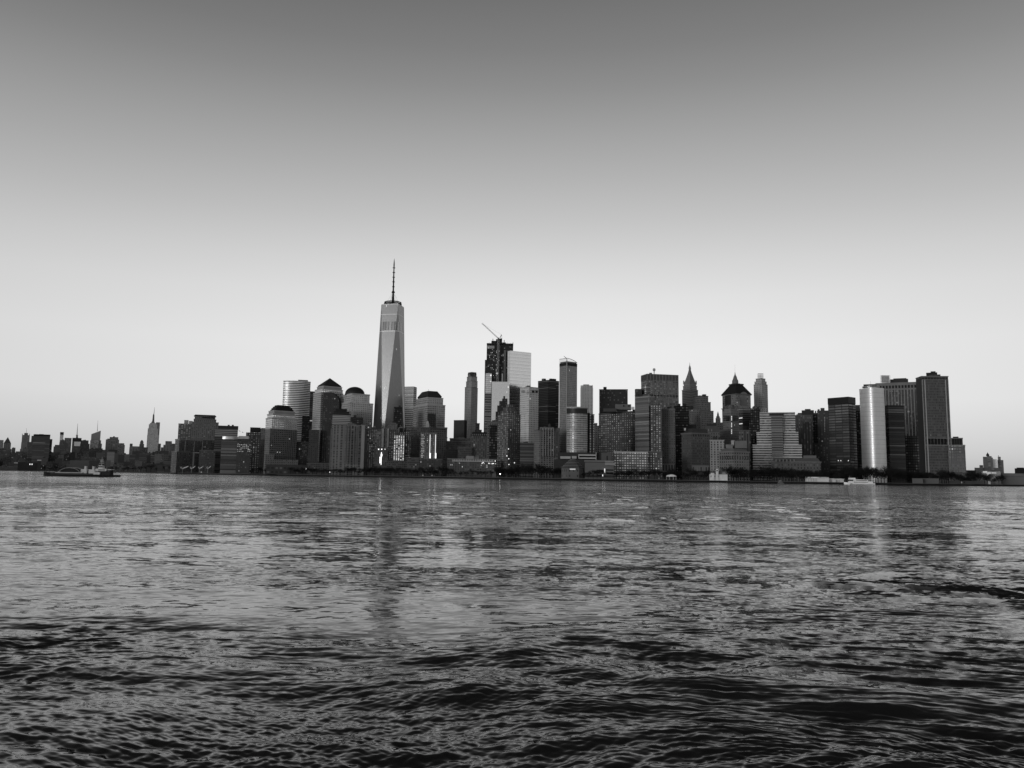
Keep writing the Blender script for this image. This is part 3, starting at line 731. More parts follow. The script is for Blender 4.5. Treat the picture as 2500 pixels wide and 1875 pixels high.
# hipped crown
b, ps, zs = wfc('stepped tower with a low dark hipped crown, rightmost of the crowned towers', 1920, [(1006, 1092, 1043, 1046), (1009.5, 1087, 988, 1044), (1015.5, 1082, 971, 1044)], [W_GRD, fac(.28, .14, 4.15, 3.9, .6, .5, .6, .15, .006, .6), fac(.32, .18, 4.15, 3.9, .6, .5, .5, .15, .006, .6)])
pb = scale_poly(ps[-1], .88); b.block('roof_drum', pb, zs[-1], zat(1048, 966, 1930), plain(.03))
hip(b, pb, zat(1048, 966, 1930), zat(1048, 953, 1935), .62, plain(.03), 'hipped_roof', over=.8)
b.add('mast', MB().tube(P(1046, 953, 1945), P(1046, 950, 1945), .5, .2), DARK)
b.box('dark_reflection', 1044, 1064.5, 1009.5, 1043, 1905, 8, fac(.02, .008, 4.15, 3.9, .5, .5, .2, .2, .01, .4))  # dark mirror image in the glass, put on the face as a dark box

# ---- the tallest tower
def tallest():
    Y = 1985; cxx = xat(948.5, 180, Y); b = B('supertall_tower', 'tallest tower, tapering chamfered glass shaft with a ringed top and tall spire', 'skyscraper', 950, Y)
    c = Vector((cxx, Y + 20)); ray = c.normalized(); ra = math.atan2(ray.x, ray.y)
    def sq(half, ang, z):     # square with given half side, turned by ang about the line of sight
        out = []
        for k in range(4):
            t = math.radians(225 + 90 * k) + ang - ra
            out.append((c.x + half * math.sqrt(2) * math.cos(t), c.y + half * math.sqrt(2) * math.sin(t), z))
        return out
    zb, zt = GZ + 57, zat(957, 744, Y)
    an = math.radians(25)
    base = sq(31, an, zb); top = sq(22, math.radians(45) + an, zt)   # corner k lies first left-front, then right-front...
    gl = fac(.19, .18, 4.1, 1.55, .95, .93, 1.0, .30, .004, .9, vary=.05)
    b.add('podium', MB().prism([p[:2] for p in base], GZ - .1, zb, 0, 0), fac(.25, .3, 12, 1.5, .8, .9, .6, .3, 0))
    for k in range(4):
        k2 = (k + 1) % 4
        # upright triangle on each base edge
        d = min(range(4), key=lambda q: abs((Vector(base[k][:2]) + Vector(base[k2][:2])).x / 2 - top[q][0]) + abs((Vector(base[k][:2]) + Vector(base[k2][:2])).y / 2 - top[q][1]))
        mb = MB(); w = 62; h = zt - zb
        mb.face([base[k], base[k2], top[d]], [(0, 0), (w, 0), (w / 2, h)]); b.add('facet', mb, gl)
        # hanging triangle from the corner
        cands = sorted(range(4), key=lambda q: (Vector(top[q][:2]) - Vector(base[k][:2])).length)[:2]
        t0, t1 = (top[i] for i in cands)
        p0, p1 = Vector(t0[:2]) - c, Vector(t1[:2]) - c
        if p0.x * p1.y - p0.y * p1.x < 0: t0, t1 = t1, t0
        mb = MB(); mb.face([base[k], t1, t0], [(22, 0), (44, h), (0, h)]); b.add('facet', mb, gl)
    e_m = plain(.45, .4, .5)
    for k in range(4):
        cands = sorted(range(4), key=lambda q: (Vector(top[q][:2]) - Vector(base[k][:2])).length)[:2]
        for q in cands: b.add('edge_trim', MB().tube(base[k], top[q], .55, .45, 5), e_m)
    b.add('roof', MB().prism([p[:2] for p in top], zt - .1, zt + 2.2, 0, 1), [plain(.4, .4, .3), ROOF])
    # louvred mechanical storeys, sunk dark bands that follow the facets near the top
    def ring(t):
        pts = []
        for k in range(4):
            cands = sorted(range(4), key=lambda q: (Vector(top[q][:2]) - Vector(base[k][:2])).length)[:2]
            for q in cands: pts.append(Vector(base[k]).lerp(Vector(top[q]), t))
        pts.sort(key=lambda p: math.atan2(p.y - c.y, p.x - c.x)); return [(p.x, p.y) for p in pts]
    h = zt - zb
    for (pa, pb2, nm, mt) in ((786, 808, 'louvre_band', fac(.10, .13, 60, 7.5, .86, 1, .8, .25, 0)), (808.4, 810, 'pale_belt', plain(.5, .3, .5)), (767.5, 768.6, 'pale_belt', plain(.45, .3, .5))):
        za, zc = zat(957, pb2, Y), zat(957, pa, Y); r0, r1 = inset(ring((za - zb) / h), -.25), inset(ring((zc - zb) / h), -.25)
        b.add(nm, MB().prism(r0, za, zc, 0, 0, poly2=r1, bottom=True), mt)
    # ring and spire
    R = 21.0 * Y / FPX
    for py, rr in ((741.5, R), (738.5, R), (735, R * .97)):
        z = zat(958, py, Y); mb = MB(); n = 28
        for i in range(n):
            a0, a1 = 2 * math.pi * i / n, 2 * math.pi * (i + 1) / n
            mb.tube((c.x + rr * math.cos(a0), c.y + rr * math.sin(a0), z), (c.x + rr * math.cos(a1), c.y + rr * math.sin(a1), z), 1.5, n=5)
        b.add('antenna_ring', mb, DARK)
    z0, z1 = zt, zat(958, 735, Y)
    for i in range(12):
        a0 = 2 * math.pi * i / 12; b.add('ring_strut', MB().tube((c.x + R * .95 * math.cos(a0), c.y + R * .95 * math.sin(a0), z0), (c.x + R * math.cos(a0 + .25), c.y + R * math.sin(a0 + .25), z1), .4, n=4), DARK)
    zz = lambda py: zat(958, py, Y)
    b.add('roof_drum', MB().lathe(c.x, c.y, [(17, zt), (17, zz(739)), (9, zz(738))], 20), plain(.02))
    sp_ = b.add('spire', MB().lathe(c.x, c.y, [(3.4, zt), (3.0, zz(722)), (2.1, zz(710)), (1.9, zz(690)), (1.6, zz(665)), (1.4, zz(650)), (1.7, zz(642)), (1.4, zz(637)), (.3, zz(626))], 10), plain(.02))
    b.add('spire_collar', MB().lathe(c.x, c.y, [(1.6, zz(711)), (4.2, zz(710.5)), (4.2, zz(708.5)), (2, zz(705.5))], 12), plain(.02), sp_)
    for py in (695.5, 683.5, 672, 660.5, 649): b.add('spire_platform', MB().lathe(c.x, c.y, [(1.2, zz(py + .5)), (3.5, zz(py + .5)), (3.5, zz(py - .5)), (1.2, zz(py - .5))], 10), plain(.02), sp_)
    for i in range(6):
        a0 = 2 * math.pi * i / 6 + .3; b.add('stay_cable', MB().tube((c.x + R * .8 * math.cos(a0), c.y + R * .8 * math.sin(a0), zz(737)), (c.x, c.y, zz(708)), .16, n=3), plain(.15))
tallest()
tower('glass_office_building', 'black slab imitating a dark reflection on the right foot of the tallest tower', 'tower', 1890, fac(.01, .006, 4, 3, .7, .6, .2, .3, .006, .3), [(961.5, 982, 993.5)], depth=26, cornice=None, clut=2)  # black slab added in place of a dark reflection in the glass
poly, z = foot(985, 1017.5, 943.5, 2200, 45, 1010, 24); b = B('banded_tower', 'pale striped box tower behind the right side of the tallest tower', 'tower', 1000, 2200)
b.block('body', poly, GZ - .1, z, fac(.10, .05, 5, 60, 1, .9, .3, .35, .01, .5)); bands(b, poly, zat(1000, 1046, 2200), z, 5.6, 2.7, plain(.45, .6, scale=.02), .4)

# ---- residential rows in front of the tallest tower
GP = fac(.13, .015, 2.9, 5.2, .34, .55, .3, .25, .012, .5)
b, ps, zs = tower('apartment_slab', 'wide apartment slab with dark window columns and pale end piers', 'tower', 1750, fac(.17, .015, 2.9, 6.2, .58, .6, .3, .3, .01, .35, pier=(12.4, 2.5)), [(813, 894, 1038.5)], depth=26, cornice=(.15, 1.5, .5))
for a, c in ((822, 824.5), (826.5, 833.5), (883, 891)): b.box('end_pier', a, c, 1038, None, 1746, 5, plain(.23, scale=.03))
for i in range(7): b.box('balcony_pier', 839.5 + i * 6.1, 840.6 + i * 6.1, 1039.5, 1132, 1747, 3, plain(.17))
b.box('penthouse', 849, 866, 1033.5, 1039, 1756, 14, plain(.10)); b.box('penthouse', 853, 860, 1031.5, 1034, 1760, 8, plain(.12))
q, zq = foot(807.5, 822.5, 1046, 1745, 24); b.block('side_wing', q, GZ - .1, zq, fac(.12, .05, 2.9, 5, .35, .4, .3, .3, .03, .5))
b, ps, zs = tower('apartment_slab', 'dark apartment block between the slab with pale end piers and the lit window grid', 'tower', 1770, F_RES, [(893, 931, 1049)], depth=26, clut=2)
for a in (893.5, 900): b.box('end_pier', a, a + 2.5, 1049, None, 1766, 4, plain(.14))
b, ps, zs = tower('apartment_slab', 'apartment block with two pale corner piers left of the lit window grid', 'tower', 1735, F_RES2, [(931, 953, 1046)], depth=26, clut=1)
for a, c in ((933, 937.5), (946, 950)): b.box('end_pier', a, c, 1046, 1092, 1731, 4, plain(.24))
b, ps, zs = tower('apartment_tower', 'dark residential tower with a brightly lit window grid and an arched penthouse', 'tower', 1700, fac(.05, .15, 3.1, 3.4, .4, .45, .7, .3, .02, .5, vary=.95), [(951, 1003, 1051)], depth=30, clut=2, cornice=(.03, 1.5, .5))
cx0, cz = center(ps[0]); za = zat(979, 1043, 1700)
arch = MB(); n = 10
X0, X1, yv = xat(972, 110, 1697), xat(987, 110, 1697), 1697.0; zb_ = zs[0] - 3; R_ = (X1 - X0) / 2
pf = [(X0, zb_), (X1, zb_)] + [((X0 + X1) / 2 + R_ * math.cos(math.pi * i / n), zb_ + (za - R_ * .6 - zb_) + R_ * .8 * math.sin(math.pi * i / n)) for i in range(n + 1)]
arch.face([(x, yv, z) for x, z in pf]); arch.face([(x, yv + 10, z) for x, z in reversed(pf)])
for i in range(len(pf)): j = (i + 1) % len(pf); arch.face([(pf[j][0], yv, pf[j][1]), (pf[i][0], yv, pf[i][1]), (pf[i][0], yv + 10, pf[i][1]), (pf[j][0], yv + 10, pf[j][1])])
ap_ = b.add('arched_penthouse', arch, plain(.11)); b.box('arched_window', 975.5, 983.5, 1045, 1055, 1694.5, 2, plain(.01), ap_)
q, zq = foot(961.5, 988.5, 1062, 1692, 10); b.block('front_bay', q, GZ - .1, zq, fac(.10, .03, 3.1, 3.4, .4, .45, .3, .3, .05, .5))
r_ = random.Random(6); lit_windows(b, q[0], q[1], zat(975, 1136, 1692), zat(975, 1063, 1692), 5, 19, .9, 1.0, .5, .42, 11)
tower('office_tower', 'grey block with pale crown piers behind the lit window grid', 'tower', 1850, F_MID, [(948, 970, 1036), (951, 966, 1033)], depth=20, clut=3)
b, ps, zs = tower('apartment_block', 'low dark apartment block with glaring sun glints on its glass and top windows', 'building', 1690, F_DK2, [(914, 948, 1096)], depth=25, cornice=None)
b.box('sun_glint', 930.5, 932, 1104, 1135, 1688, 2, plain(.6, .4, 0, 1.6)); b.box('sun_glint', 927, 929, 1115, 1131, 1687, 2, plain(.6, .4, 0, 1.5)); b.box('sun_glint', 929.5, 933.5, 1108, 1114, 1686, 2, plain(.6, .4, 0, 1.2))  # glowing boxes added for sun glints on the glass, no stairwell behind
for px in (924.5, 932, 940): b.box('window_glint', px - 1.2, px + 1.2, 1095.5, 1098, 1687, 2, plain(.6, .4, 0, 1.6 if px < 935 else .5))  # glowing boxes added for bright glints in the top windows
# cupola building and the two sun-glint strips
b, ps, zs = tower('apartment_tower', 'dark apartment tower topped by a small white cupola', 'tower', 1780, F_DK2, [(1002, 1052, 1044)], depth=30, cornice=(.07, 1.5, .4))
b.box('cupola_base', 1039.5, 1048, 1034, 1043, 1790, 7, plain(.3)); cu_ = b.box('cupola_lantern', 1041, 1046.5, 1029.5, 1034, 1791, 4.5, plain(.4)); q, zq = foot(1041, 1046.5, 1029.5, 1791, 4.5); hip(b, q, zq, zat(1044, 1027, 1792), .1, plain(.4), 'cupola_roof').parent = cu_
b, ps, zs = tower('apartment_tower', 'residential tower with two glaring vertical strips of sun glint', 'tower', 1640, fac(.085, .14, 3.1, 3.4, .45, .45, .7, .3, .02, .5, vary=.95), [(1026, 1066, 1057)], depth=30, cornice=(.1, 1.2, .4))
for px in (1050.3, 1063.8):  # glowing strips added for sun reflections on the glass bays
    b.box('glint_strip', px - .75, px + .75, 1061, 1118, 1638, 2, plain(.6, .4, 0, .8)); b.box('glint_strip', px - 1.6, px + 1.6, 1106, 1119, 1637, 2, plain(.6, .4, 0, 1.1))
lit_windows(b, *[foot(1029, 1037, 1061, 1639, 2)[0][i] for i in (0, 1)], zat(1033, 1118, 1640), zat(1033, 1060, 1640), 3, 14, .8, .6, .5, .4, 5)
tower('office_tower', 'dark block with small punched windows right of the two glowing strips', 'tower', 1800, W_GRD, [(1062, 1092, 1068)], depth=30)
tower('apartment_block', 'low waterfront apartment block below the two glowing strips', 'building', 1590, fac(.06, .03, 3.1, 3.6, .45, .45, .3, .3, .07, .5), [(1025, 1080, 1121)], depth=22, cornice=(.12, 1, .4))
tower('apartment_block', 'low dark apartment block left of the waterfront block under the glowing strips', 'building', 1600, F_DK2, [(990, 1026, 1118)], depth=22)
tower('apartment_block', 'dark low waterfront building in front of the lit window grid', 'building', 1610, F_DK2, [(944, 989, 1124)], depth=20, cornice=None)
tower('podium_building', 'long low building with dark loading openings at the foot of the stepped black-crowned tower', 'building', 1790, fac(.05, .01, 9, 9, .6, .5, .2, .3, .02, .5), [(650, 748, 1135)], depth=50, cornice=(.06, 1, .4))
b, ps, zs = tower('podium_building', 'low dark waterfront building between the stepped tower and the apartment slab', 'building', 1770, F_DK2, [(749, 812, 1132)], depth=30, clut=2)
b.box('lit_window', 746.2, 749, 1143, 1146.4, 1768, 2, plain(.5, .4, 0, 1.6))

# ---- centre: construction tower, glass slabs and the buildings around them
tower('office_tower', 'dark plain block left of the slim octagonal-topped tower', 'tower', 1900, plain(.028, .6), [(1108, 1140, 1026, 1134)], depth=40, cornice=(.03, 1, .3))
TW = fac(.30, .12, 3.8, 3.0, .42, .5, .3, .3, .006, .5)
b, ps, zs = tower('limestone_tower', 'slim stone tower with a tapering eight-sided crown, standing alone against the sky', 'tower', 2150, TW,
                  [(1135, 1166.5, 945, 1151), (1138, 1166, 930, 1151), (1140, 1165, 919, 1151), (1142, 1163.5, 912, 1151)], depth=35, th=32, cornice=(.14, 1, .5), step=2)
for i in range(5): b.box('crown_opening', 1144 + i * 3.9, 1146 + i * 3.9, 909.5, 917, 2150, 4, plain(.02))
b.block('crown', scale_poly(ps[-1], .95), zs[-1], zat(1152, 908.5, 2160), plain(.12))
tower('office_block', 'grey stepped block at the right foot of the slim stone tower', 'tower', 2120, F_MID, [(1160, 1176, 1050), (1161, 1171, 1034)], depth=25)
tower('apartment_block', 'broad dark brick block below the slim stone tower', 'building', 1700, F_DK2, [(1088, 1153, 1078), (1098, 1148, 1071)], depth=35, clut=3)
b, ps, zs = tower('apartment_block', 'grey block with a dark toothed roofline right of the broad dark brick one', 'building', 1650, fac(.10, .03, 3.2, 4, .45, 1, .3, .3, .02, .5), [(1151, 1192, 1064)], depth=30, cornice=None)
q, zq = foot(1150, 1192, 1064, 1648, 30); hip(b, q, zs[0], zat(1170, 1055, 1655), .86, plain(.02), 'mansard_roof')
for i in range(8): b.box('dormer', 1153 + i * 4.8, 1155.4 + i * 4.8, 1059.5, 1063, 1647, 3, plain(.16))
tower('apartment_block', 'darker block at the left end of the toothed roofline', 'building', 1640, F_DK2, [(1118, 1152, 1092)], depth=30, clut=2)
b, ps, zs = tower('hotel_block', 'long low block with a pale top storey and scattered bright windows by the water', 'building', 1470, fac(.085, .03, 3.3, 3.6, .5, .5, .3, .3, .05, .7), [(1092, 1212, 1121)], depth=25, cornice=(.20, 1, .4))
b.box('pale_top_storey', 1104, 1205, 1122, 1127.5, 1468, 2.5, fac(.30, .03, 3.4, 3.4, .5, .5, .3, .3, 0)); b.box('roof_box', 1138, 1157, 1113, 1120.6, 1476, 12, plain(.22)); b.box('roof_box', 1157.6, 1169, 1114.5, 1120.6, 1478, 12, plain(.13)); b.box('entrance_tower', 1202, 1211.5, 1147, None, 1462, 5, plain(.14))
lit_windows(b, ps[0][0], ps[0][1], zat(1150, 1142, 1468), zat(1150, 1129, 1468), 34, 3, .10, .7, .5, .5, 21)
for px, py in ((1177, 1131), (1179.5, 1129), (1193.5, 1131), (1201.5, 1132), (1205, 1131.5), (1209, 1125.5)): b.box('floodlight', px - 1, px + 1, py - 1, py + 1, 1464, 2, plain(.6, .4, 0, 1.3))

# tower under construction
b, ps, zs = tower('construction_tower', 'black skeletal tower under construction with work lights on open floors', 'tower', 1975, fac(.035, .004, 4.3, 5.5, .8, .72, .1, .5, .012, .9, vary=.5),
                  [(1184, 1253, 879), (1188.5, 1253, 843)], depth=45, cornice=None, step=3)
q = ps[1]; zt = zs[1]; sc_m = plain(.10)
for i in range(15):
    for e in range(4):
        A, C_ = Vector(q[e]), Vector(q[(e + 1) % 4]); p = A.lerp(C_, (i + .5) / 15)
        if e in (0, 1): b.add('scaffold_post', MB().tube((p.x, p.y, zt), (p.x, p.y, zt + 5 + 4.5 * ((i * 7 + e) % 3) / 2), .28, n=4), sc_m)
for h in (2.2, 4.6): b.add('scaffold_rail', MB().prism(inset(q, -.3), zt + h, zt + h + .4, 0, 0, bottom=True), sc_m)
b.box('core_formwork', 1200, 1211, 832, 843, 1985, 16, DARK); b.box('core_formwork', 1211, 1226, 828, 843, 1988, 18, DARK); b.box('core_formwork', 1226, 1235, 836, 843, 1990, 16, DARK)
for px, t in ((1203.5, 827), (1231, 830)): b.box('hoist_mast', px - .8, px + .8, t, 838, 1987, 2, DARK)
b.box('safety_screen', 1189, 1207, 844, 851, 1974, 1.5, plain(.3)); b.box('hoist_track', 1230.5, 1235.5, 855, 935, 1973.5, 3, plain(.12)); b.box('hoist_track', 1225, 1228, 912, 935, 1972, 3, plain(.4))
lit_windows(b, *[foot(1191, 1250, 850, 1973, 3)[0][i] for i in (0, 1)], zat(1220, 930, 1973), zat(1220, 848, 1973), 18, 22, .11, .9, .3, .3, 13, 'work_light')
q2, zq = foot(1185.5, 1200.5, 911.5, 1968, 8); b.block('glazed_wing', q2, GZ - .1, zq, fac(.3, .38, 4.2, 3, .9, .8, .9, .15, .05, 1.0, vary=.1))
q2, zq = foot(1184, 1199.5, 960, 1966, 8); b.block('glazed_wing', q2, GZ - .1, zq, fac(.22, .02, 6, 60, 1, .5, .3, .15, .02, .5))
# crane on it
Y = 1968
b = B('tower_crane', 'luffing crane with a raised lattice jib on top of the black skeletal tower', 'crane', 1216, Y)
cm = plain(.2); 
def lattice(b, p0, p1, w, n, r, nm, mat):
    p0, p1 = Vector(p0), Vector(p1); d = (p1 - p0).normalized(); s_ = Vector((0, 1, 0)); u_ = d.cross(s_).normalized(); mb = MB()
    cs = [(s_ * a + u_ * c) * w / 2 for a, c in ((-1, -1), (1, -1), (1, 1), (-1, 1))]
    for c in cs: mb.tube(p0 + c, p1 + c, r, n=3)
    for i in range(n):
        a0, a1 = p0.lerp(p1, i / n), p0.lerp(p1, (i + 1) / n)
        for k in range(4): mb.tube(a0 + cs[k], a1 + cs[(k + 1) % 4], r * .7, n=3)
    return b.add(nm, mb, mat)
lattice(b, P(1213, 1000, Y), P(1216.5, 829, Y), 3.4, 40, .42, 'mast', plain(.35))
lattice(b, P(1213, 1000, Y) + Vector((2.5, 0, 0)), P(1218.6, 829, Y) + Vector((.8, 0, 0)), 1.2, 30, .3, 'mast_tie', plain(.2))
b.box('slewing_platform', 1216, 1225.5, 826.5, 829, Y, 5, DARK); b.box('cab', 1215, 1218, 824, 828, Y - 3, 3, DARK); b.box('counterweight', 1222.5, 1226, 826, 830.5, Y, 5, DARK)
lattice(b, P(1216.5, 826, Y), P(1176.5, 789, Y), 2.0, 30, .22, 'jib', plain(.12))
lattice(b, P(1220, 826, Y), P(1224.5, 817, Y), 1.2, 5, .25, 'a_frame', DARK); b.add('back_stay', MB().tube(P(1224.5, 817, Y), P(1225.5, 827, Y), .35), DARK)
b.add('pendant_cable', MB().tube(P(1224.5, 817, Y), P(1180, 791.5, Y), .12, n=3), plain(.2))

# bright mirror slabs
b, ps, zs = tower('glass_tower', 'bright mirror-glass slab, widest pale tower in the centre', 'tower', 1930, fac(.46, .56, 4.1, 1.6, .96, .93, 1.0, .12, .002, 1.1, vary=.04), [(1239.5, 1297, 856, 1246)], depth=45, th=30, cornice=None)
bands(b, ps[0], GZ + 60, zs[0], 8.2, .4, plain(.3, .3, .7), .12, 'floor_line')
b, ps, zs = tower('glass_tower', 'lower mirror-glass block in front of the skeletal tower', 'tower', 1915, fac(.34, .40, 4.1, 1.6, .96, .93, 1.0, .13, .002, 1.1, vary=.04), [(1201, 1244, 932)], depth=20, cornice=None)
b, ps, zs = tower('office_tower', 'dark stepped slab imitating a ragged sloping reflection on the lower mirror-glass block', 'tower', 1780, fac(.03, .012, 4, 3.5, .5, .5, .2, .3, .01, .4), [(1210, 1239, 1005), (1214, 1239, 990), (1219, 1239, 979), (1226, 1239, 973)], depth=26, cornice=None, clut=1, step=1)  # ragged reflection in the mirror glass, built as a dark stepped slab
b, ps, zs = tower('apartment_tower', 'dark residential tower with a stepped crown and lit windows at the water', 'tower', 1480, fac(.075, .2, 3.1, 3.6, .42, .5, .7, .3, .015, .5, vary=.95),
    [(1215, 1271, 1012, 1241), (1222, 1264, 1003, 1241), (1228, 1258, 995, 1241), (1236, 1254, 988, 1243)], depth=30, th=38, cornice=(.07, 1.2, .3), step=2)
for px, py in ((1241.5, 1096), (1237.5, 1113), (1242, 1120), (1242.5, 1134), (1256, 1130)): b.box('floodlight', px - 1, px + 1, py - 1, py + 1, 1470, 2, plain(.6, .4, 0, 1.2))
tower('office_block', 'black slab left of the residential tower with the stepped crown', 'tower', 1520, F_BLK, [(1195, 1215.5, 1038)], depth=30, cornice=(.06, 1, .3))
tower('office_block', 'grey parapet block behind the black slab', 'tower', 1560, F_MID, [(1190, 1216, 1030)], depth=30, clut=2)
b, ps, zs = tower('office_tower', 'pale tower with dark square openings under its roof, centre', 'tower', 1740, fac(.46, .34, 3.9, 3.6, .55, .5, .6, .25, .004, .6, vary=.5), [(1270, 1315, 945, 1292)], depth=35, th=40, cornice=(.34, 1.5, .4), clut=2, mast=True)
for a, c in ((1273.5, 1275.5), (1277, 1278.5), (1280.5, 1282), (1298.5, 1305), (1307, 1313)): b.box('roof_opening', a, c, 953, 959, 1733, 2, plain(.015))
b, ps, zs = tower('office_tower', 'massive black box tower in the centre', 'tower', 1860, fac(.012, .010, 3.9, 60, 1, .5, .15, .3, .004, .4, litrows=0), [(1313.5, 1365, 928, 1338)], depth=45, th=42, cornice=(.01, 1, .3), clut=4)
b, ps, zs = tower('office_block', 'dark striped low block in front of the pale tower with square roof openings', 'building', 1480, fac(.07, .02, 3.3, 60, 1, .5, .2, .3, .01, .5), [(1270, 1307, 1082)], depth=30, clut=2)
b, ps, zs = tower('apartment_tower', 'grey apartment block with pale piers below the black box tower', 'tower', 1440, fac(.20, .02, 3.1, 4.2, .55, .6, .3, .3, .01, .5), [(1304, 1353, 1050, 1318), (1318, 1352, 1044)], depth=26, cornice=(.12, 1.2, .4), clut=2, tank=True)
for i in range(5): b.box('pale_pier', 1325 + i * 6.4, 1326.6 + i * 6.4, 1046, 1114, 1437, 2, plain(.24))
tower('apartment_tower', 'narrow grey block between the apartment block with pale piers and the curved-top tower', 'tower', 1450, F_RES2, [(1351, 1366, 1046)], depth=26, clut=1)

# slender tower with curved top
Y = 1500; poly, z = foot(1366, 1409, 886, Y, 30, 1384, 40); b = B('slender_tower', 'slender dark tower with a curved-top frame and one bright vertical seam', 'tower', 1386, Y)
b.block('body', poly, GZ - .1, z, fac(.15, .16, 3.4, 1.7, .8, .7, .6, .25, .004, .5, vary=.3)); 
b.add('mechanical_band', MB().prism(inset(poly, -.15), zat(1386, 892, Y), zat(1386, 885, Y), 0, 0), plain(.02))
fr = MB(); L_, M_, R_ = [Vector(p) for p in poly[:3]]; n = 10
ztop = lambda k: z + 9 * math.cos(k * 1.35) ** .8
for i in range(n):
    a, c = M_.lerp(R_, i / n), M_.lerp(R_, (i + 1) / n); fr.tube((a.x, a.y, ztop(i / n)), (c.x, c.y, ztop((i + 1) / n)), .5, n=4); fr.tube((a.x, a.y, z), (a.x, a.y, ztop(i / n)), .25, n=4)
    a, c = L_.lerp(M_, i / n), L_.lerp(M_, (i + 1) / n); fr.tube((a.x, a.y, z + 9.3 - .4 * i / n), (c.x, c.y, z + 9.3 - .4 * (i + 1) / n), .5, n=4); fr.tube((a.x, a.y, z), (a.x, a.y, z + 9), .25, n=4)
b.add('top_frame', fr, plain(.2))
b.block('glass_screen', inset(poly, .8), z, z + 3.5, plain(.12, .3, .3))
e = (M_ - Vector((0, 0))).normalized() * -.4
b.add('pale_seam', MB().tube((M_.x + e.x, M_.y + e.y, GZ), (M_.x + e.x, M_.y + e.y, z + 7), .8, n=6), plain(.28, .4))
b.add('maintenance_crane', MB().tube((M_.x, M_.y, z + 8), P(1376.5, 869.5, Y), .6, .4), DARK)
# striped curved block
Y = 1345; poly, z = foot_arc(1384, 1434, 995, Y, 7, 30, 36); b = B('banded_tower', 'curved waterfront office block with bright horizontal stripes', 'tower', 1409, Y)
b.block('body', poly, GZ - .1, z, fac(.09, .16, 3.6, 4, .85, .9, .6, .4, .02, .6, vary=.3)); b.add('dark_top_band', MB().prism(inset(poly, -.4), zat(1409, 1010, Y), zat(1409, 998, Y), 0, 0, bottom=True), plain(.02, .4))
bands(b, poly, zat(1409, 1103, Y), zat(1409, 1010, Y), 3.6, 1.25, plain(.34, .5, .2, scale=.02), .4); b.add('roof_edge', MB().prism(inset(poly, -.6), z - 1, z + .8, 0, 0, bottom=True), plain(.35))
q, zq = foot(1434, 1451, 1012, Y + 10, 25); b.block('side_wing', q, GZ - .1, zq, fac(.035, .25, 3.6, 6.5, .55, .5, .7, .2, .03, .7, vary=.4), cornice=(.12, 1, .3)); b.box('dark_slot', 1434.3, 1440, 1008, 1104, Y + 8, 3, DARK)
# rippled bright tower behind
b, ps, zs = tower('rippled_tower', 'pale rippled metal tower behind the striped curved block', 'tower', 2300, fac(.75, .14, 3.3, 3.4, .4, .6, .3, .3, 0, .5, wn_=.1), [(1417, 1448, 947), (1417.5, 1447.5, 941)], depth=30, cornice=None)
for i in range(8): b.box('metal_ridge', 1418.2 + i * 3.95, 1419.6 + i * 3.95, 940 if i % 2 else 941.5, 1040, 2297, 3, plain(.65, .35, .4))
b.box('mechanical_room', 1424, 1438, 938.5, 941, 2315, 10, plain(.3))
tower('office_block', 'grey background block seen in the gap right of the striped curved block', 'tower', 1720, F_MID, [(1449, 1468, 1040), (1449, 1458, 1034)], depth=30)

# ---- waterfront centre
Y = 1222; b = B('hexagonal_pavilion', 'stepped hexagonal stone pavilion with louvred pyramid roof at the water', 'building', 1400, Y)
cx0 = xat(1400, 20, Y); cy0 = Y + 17
hexa = lambda r, rot=0: [(cx0 + r * math.cos(math.radians(60 * i - 120 + rot)), cy0 + r * math.sin(math.radians(60 * i - 120 + rot))) for i in range(6)]
b.block('body', hexa(17), GZ - .1, zat(1400, 1143, Y + 8), fac(.12, .02, 8, 6, .3, .4, .2, .3, 0)); b.box('lit_entrance', 1391, 1405, 1144, 1147, Y - 1, 3, plain(.3, .4, 0, .35))
za, zb_ = zat(1400, 1143, Y + 10), zat(1400, 1121, Y + 17)
for i in range(6):
    r0 = 17.6 - i * 2.5; h = (zb_ - za) / 6
    b.add('roof_tier', MB().prism(hexa(r0 - 1.6), za + h * i, za + h * (i + .5), 0, 0), DARK); b.add('roof_louvre', MB().prism(hexa(r0), za + h * (i + .5), za + h * (i + .97), 0, 0, poly2=hexa(r0 - 1.2), bottom=True), plain(.17))
b, ps, zs = tower('museum_building', 'low flat museum wing with wide pale bands right of the hexagonal pavilion', 'building', 1232, fac(.12, .015, 7.5, 60, 1, .4, .2, .3, .01, .5), [(1428, 1499, 1126)], depth=40, cornice=(.16, 2, 1))
b.box('pale_corner', 1477, 1502, 1130, 1135.5, 1228, 5, plain(.25)); b.box('pale_corner', 1477, 1498, 1125.5, 1129, 1227, 4, plain(.22)); b.box('lit_lift_shaft', 1475, 1477.5, 1144, 1153.5, 1226, 3, plain(.4, .4, 0, .8)); b.box('lit_doorway', 1470.5, 1472.5, 1158.5, 1163, 1226, 2, plain(.4, .4, 0, .9))
for a, c, q0, q1 in ((1456, 1474, 1147, 1151), (1480, 1497, 1146, 1149), (1480, 1497, 1153, 1157), (1458, 1474, 1159, 1162)): b.box('dark_window_band', a, c, q0, q1, 1229.5, 2, plain(.01))
b, ps, zs = tower('podium_building', 'dark low roof building carrying pale rooftop boxes, behind the hexagonal pavilion', 'building', 1290, plain(.035), [(1352, 1500, 1122), (1362, 1492, 1105)], depth=35, cornice=None)
b.box('rooftop_box', 1368, 1393, 1114, 1120, 1288, 6, plain(.34)); b.box('rooftop_box', 1396, 1407.5, 1113.5, 1119.5, 1288, 6, plain(.34))
